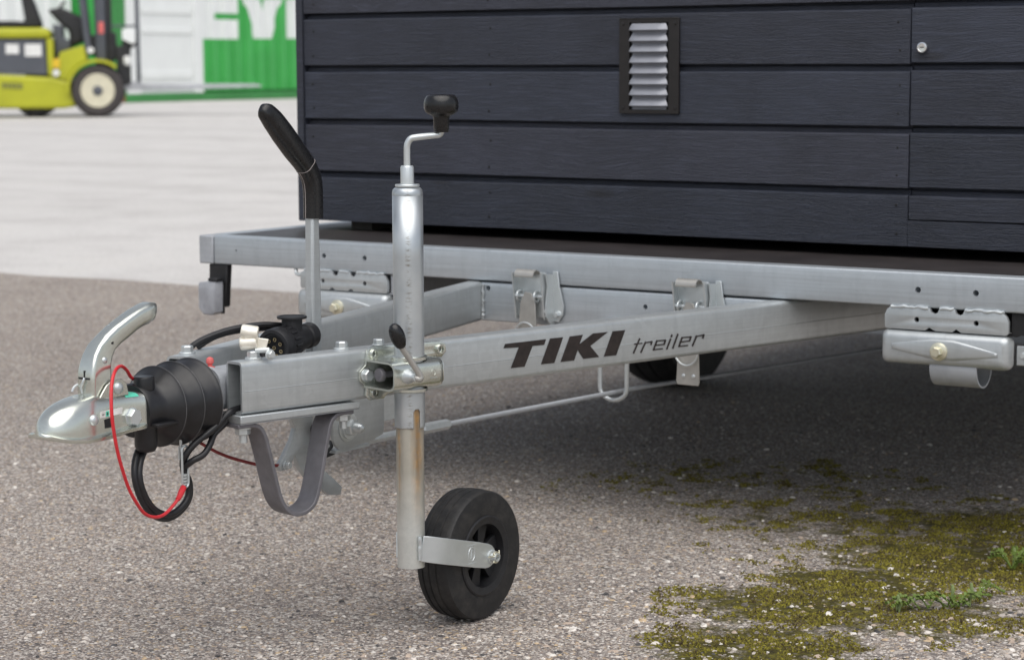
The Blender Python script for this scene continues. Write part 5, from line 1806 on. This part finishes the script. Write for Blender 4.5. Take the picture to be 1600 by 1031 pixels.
dr = cbox('door_panel', 0.12, 2.70, 0.21, CZ - 0.01, -0.10, 0.02, 'box_white')
for z0, z1 in ((0.30, 0.36), (0.56, 0.74), (1.66, 1.80), (2.14, 2.30)):
    cbox('swage', 0.52, 2.40, z0, z1, 0.0205, 0.06, 'box_white', dr, 0.015)
cbox('door_frame', 2.46, 2.78, 0.205, CZ - 0.01, 0.021, 0.09, 'box_white', SHC, 0.01)
cbox('door_frame', -0.08, 0.40, 0.205, CZ - 0.01, 0.021, 0.09, 'box_white', SHC, 0.01)
cbox('roof_and_far_sides', -0.17, 12.39, 0.02, CZ + 0.05, -2.4, -0.205, 'box_green')

CO2 = CO - CT * 0.6 - CN * 1.2
CFR2 = (CO2, CT, EZ, CN)
SH2 = thing('shipping_container', 'white shipping container standing behind the forklift cab, left of the green one', 'container', CO2)
corrug(-12.2, 0.0, 0.476, 0.06, 0.2, CZ, 'box_white', 0, [], SH2, CFR2, 'corrugated_side')
cbox('bottom_rail', -12.2, 0.0, 0.0, 0.198, -0.1, 0.06, 'box_dkgreen', SH2, 0, CFR2)
cbox('green_post', -4.35, -4.05, 0.2, CZ, 0.002, 0.09, 'box_green', SH2, 0, CFR2)
cbox('roof_and_far_sides', -12.2, 0.0, 0.02, CZ + 0.05, -2.4, -0.15, 'box_white', SH2, 0, CFR2)

# ------------------------------------------------------------------ weeds, moss, loose stones
leafm = simple('weed_leaf', (0.125, 0.185, 0.030), 0, 0.6, 60, 0.35)
stalkm = simple('pale_weed_stalk', (0.24, 0.30, 0.12), 0, 0.6, 60, 0.2)


def fern_leaf(base, tip, lift, wid, k=11):
    """feathery leaf: midrib with paired narrow leaflets."""
    base, tip = Vector(base), Vector(tip)
    d = tip - base
    L_ = d.length
    d.normalize()
    side = d.cross(EZ).normalized()
    mb = MB()

    def pt(t):
        return base + d * (L_ * t) + EZ * (lift * math.sin(math.pi * min(1, t * 1.05)) * 1.0)
    mb.tube([pt(t) for t in np.linspace(0, 1, 7)], [0.0014, 0.0013, 0.0012, 0.0011, 0.001, 0.0008, 0.0004], 5)
    for i in range(1, k + 1):
        t = 0.16 + 0.82 * i / k
        ln = wid * math.sin(math.pi * (0.12 + 0.82 * t)) * random.uniform(0.7, 1.15)
        for s_ in (-1, 1):
            p = pt(t)
            e = p + side * s_ * ln + d * ln * random.uniform(0.3, 0.7) + EZ * random.uniform(-0.002, 0.006)
            mdl = (p + e) / 2 + EZ * 0.002
            wv = d * (0.0022 * random.uniform(0.8, 1.4))
            mb.add([p - wv * 0.5, mdl - wv, e, mdl + wv, p + wv * 0.5], [(0, 1, 3, 4), (1, 2, 3)])
    return mb


def weed(label, cx, cy, leaves, stalks):
    t = thing('weed_plant', label, 'weed', (cx, cy, 0), 'weeds growing in the moss')
    for b_, tp, lf, wd in leaves:
        obj('leaf', fern_leaf(b_, tp, lf, wd), leafm, t, 0, recalc=False)
    for (x_, y_, h_) in stalks:
        mb = MB()
        mb.tube([(x_, y_, 0), (x_ + 0.001, y_, h_ * 0.35), (x_ + 0.003, y_, h_ * 0.7), (x_ + 0.002, y_ - 0.001, h_)], [0.0014, 0.0022, 0.0034, 0.0022], 7, 3)
        obj('stalk', mb, stalkm, t)
    t.location.z += GROUND
    return t


random.seed(5)
lv = []
for b_, tp in (((0.835, -0.310), (0.780, -0.372)), ((0.842, -0.305), (0.792, -0.325)), ((0.850, -0.300), (0.848, -0.262)), ((0.800, -0.345), (0.752, -0.375)), ((0.852, -0.290), (0.872, -0.215)), ((0.84, -0.31), (0.868, -0.300)), ((0.850, -0.24), (0.880, -0.175)),
               ((0.83, -0.315), (0.815, -0.345)), ((0.845, -0.305), (0.825, -0.275)), ((0.79, -0.35), (0.772, -0.395)), ((0.86, -0.235), (0.846, -0.160)), ((0.835, -0.312), (0.858, -0.335)), ((0.81, -0.335), (0.775, -0.345)), ((0.848, -0.300), (0.875, -0.268))):
    lv.append((b_ + (0.004,), tp + (random.uniform(0.004, 0.014),), random.uniform(0.006, 0.018), random.uniform(0.008, 0.014)))
weed('larger low feathery weed with two upright pale stalks, nearest the camera in the moss', 0.84, -0.30, lv, [(0.829, -0.283, 0.036), (0.858, -0.272, 0.040), (0.770, -0.37, 0.028), (0.776, -0.374, 0.022)])
lv = []
for b_, tp in (((0.815, 0.02), (0.770, 0.035)), ((0.815, 0.02), (0.845, 0.05)), ((0.815, 0.02), (0.850, 0.005)), ((0.815, 0.02), (0.785, -0.015)), ((0.82, 0.02), (0.83, 0.07)), ((0.82, 0.02), (0.80, 0.075)), ((0.82, 0.02), (0.86, 0.03))):
    lv.append((b_ + (0.003,), tp + (random.uniform(0.015, 0.035),), random.uniform(0.008, 0.020), random.uniform(0.007, 0.011)))
weed('smaller sprawling weed farther back, in the shade under the trailer edge', 0.82, 0.02, lv, [(0.806, 0.05, 0.034)])

# moss cushions: thousands of tiny tufts where the film on the asphalt is thick
def moss_density(x, y):
    d = np.zeros_like(x)
    for cx, cy, rx, ry, rt, s_ in MOSS_BLOBS:
        c_, q = math.cos(rt), math.sin(rt)
        a = ((x - cx) * c_ + (y - cy) * q) / rx
        e = (-(x - cx) * q + (y - cy) * c_) / ry
        d = np.maximum(d, s_ * np.clip(1 - a * a - e * e, 0, 1))
    return d


from mathutils import noise as mnoise
N = 150000
x = rng.uniform(-0.4, 1.3, N)
y = rng.uniform(-1.0, 0.85, N)
d = moss_density(x, y)
nz = np.array([mnoise.fractal(Vector((a * 9, b_ * 9, 3.1)), 0.6, 2.2, 6) for a, b_ in zip(x, y)])
nz2 = np.array([mnoise.fractal(Vector((a * 38, b_ * 38, 7.7)), 0.7, 2.1, 4) for a, b_ in zip(x, y)])
keep = np.minimum(d, 0.55) * 0.95 + nz * 0.50 + nz2 * 0.26 > 0.41
keep &= d > 0.03
x, y = x[keep], y[keep]
n = len(x)
h = rng.uniform(0.0012, 0.0042, n)
vs = np.zeros((n, 4, 3))
for k in range(3):
    t = rng.uniform(0, 6.28, n) if k == 0 else t + 2.094
    r0 = rng.uniform(0.0016, 0.0036, n)
    vs[:, k, 0] = x + r0 * np.cos(t)
    vs[:, k, 1] = y + r0 * np.sin(t)
    vs[:, k, 2] = 0.0002
vs[:, 3, 0] = x + rng.normal(0, 0.0012, n)
vs[:, 3, 1] = y + rng.normal(0, 0.0012, n)
vs[:, 3, 2] = h
fs = []
for i in range(n):
    o4 = i * 4
    fs += [(o4, o4 + 1, o4 + 3), (o4 + 1, o4 + 2, o4 + 3), (o4 + 2, o4, o4 + 3)]
me = bpy.data.meshes.new('moss')
me.from_pydata(vs.reshape(-1, 3).tolist(), [], fs)
m, nt, b = newmat('moss_tufts')
geo = nt.nodes.new('ShaderNodeNewGeometry')
nn_ = node(nt, 'ShaderNodeTexNoise', Scale=14, Detail=4)
nt.links.new(coords(nt), nn_.inputs['Vector'])
f1 = math_(nt, 'ADD', math_(nt, 'MULTIPLY', geo.outputs['Random Per Island'], 0.45), math_(nt, 'MULTIPLY', nn_.outputs[0], 0.6))
nt.links.new(ramp(nt, f1, [(0.30, (0.050, 0.032, 0.010)), (0.42, (0.090, 0.070, 0.010)), (0.58, (0.165, 0.142, 0.010)), (0.85, (0.25, 0.22, 0.016))]), b.inputs['Base Color'])
b.inputs['Roughness'].default_value = 0.8
mo = obj('moss', me, m, None, 0, recalc=False)
mo['kind'] = 'stuff'
mo.location.z = GROUND

# loose chippings
N = 44000
x = rng.uniform(-1.6, 1.3, N)
y = rng.uniform(-1.55, 1.6, N)
wgt = 0.14 + 0.86 * np.clip((x - 0.2) * 1.2 - (y + 0.2) * 0.6, 0, 1)
kp = rng.uniform(0, 1, N) < wgt
x, y = x[kp], y[kp]
md = moss_density(x, y)
kp = rng.uniform(0, 1, len(x)) > np.clip(md * 1.3, 0, 0.72)
x, y = x[kp], y[kp]
n = len(x)
s_ = np.clip(rng.lognormal(-5.9, 0.38, n) * (1 + 0.35 * np.clip(x - 0.3, 0, 0.6)), 0.0012, 0.0066)
base = np.array([(1, 0, 0), (0.31, 0.95, 0), (-0.81, 0.59, 0), (-0.81, -0.59, 0), (0.31, -0.95, 0),
                 (0.55, 0.30, 0.62), (-0.35, 0.55, 0.60), (-0.40, -0.45, 0.66), (0.40, -0.50, 0.58)])
vv_ = base[None] * (1 + rng.normal(0, 0.16, (n, 9, 1))) * s_[:, None, None]
vv_[:, :, 2] *= rng.uniform(0.5, 1.0, (n, 1))
t = rng.uniform(0, 6.28, n)
ct, st_ = np.cos(t)[:, None], np.sin(t)[:, None]
el = rng.uniform(1.0, 1.6, n)[:, None]
ax_, ay_ = vv_[:, :, 0] * el, vv_[:, :, 1]
px_ = ax_ * ct - ay_ * st_ + x[:, None]
py_ = ax_ * st_ + ay_ * ct + y[:, None]
vs = np.stack([px_, py_, vv_[:, :, 2]], -1).reshape(-1, 3)
fb = [(0, 1, 6, 5), (1, 2, 6), (2, 3, 7, 6), (3, 4, 8, 7), (4, 0, 5, 8), (5, 6, 7, 8)]
fs = [tuple(q + i * 9 for q in f) for i in range(n) for f in fb]
me = bpy.data.meshes.new('loose_chippings')
me.from_pydata(vs.tolist(), [], fs)
m, nt, b = newmat('chipping_stone')
geo = nt.nodes.new('ShaderNodeNewGeometry')
nt.links.new(ramp(nt, geo.outputs['Random Per Island'], STONES, 'CONSTANT'), b.inputs['Base Color'])
b.inputs['Roughness'].default_value = 0.75
gv = obj('loose_chippings', me, m, None, 0, recalc=False)
gv['kind'] = 'stuff'
gv.location.z = GROUND
FL.location.z += GROUND - 0.004
SHC.location.z += GROUND - 0.004
SH2.location.z += GROUND - 0.004
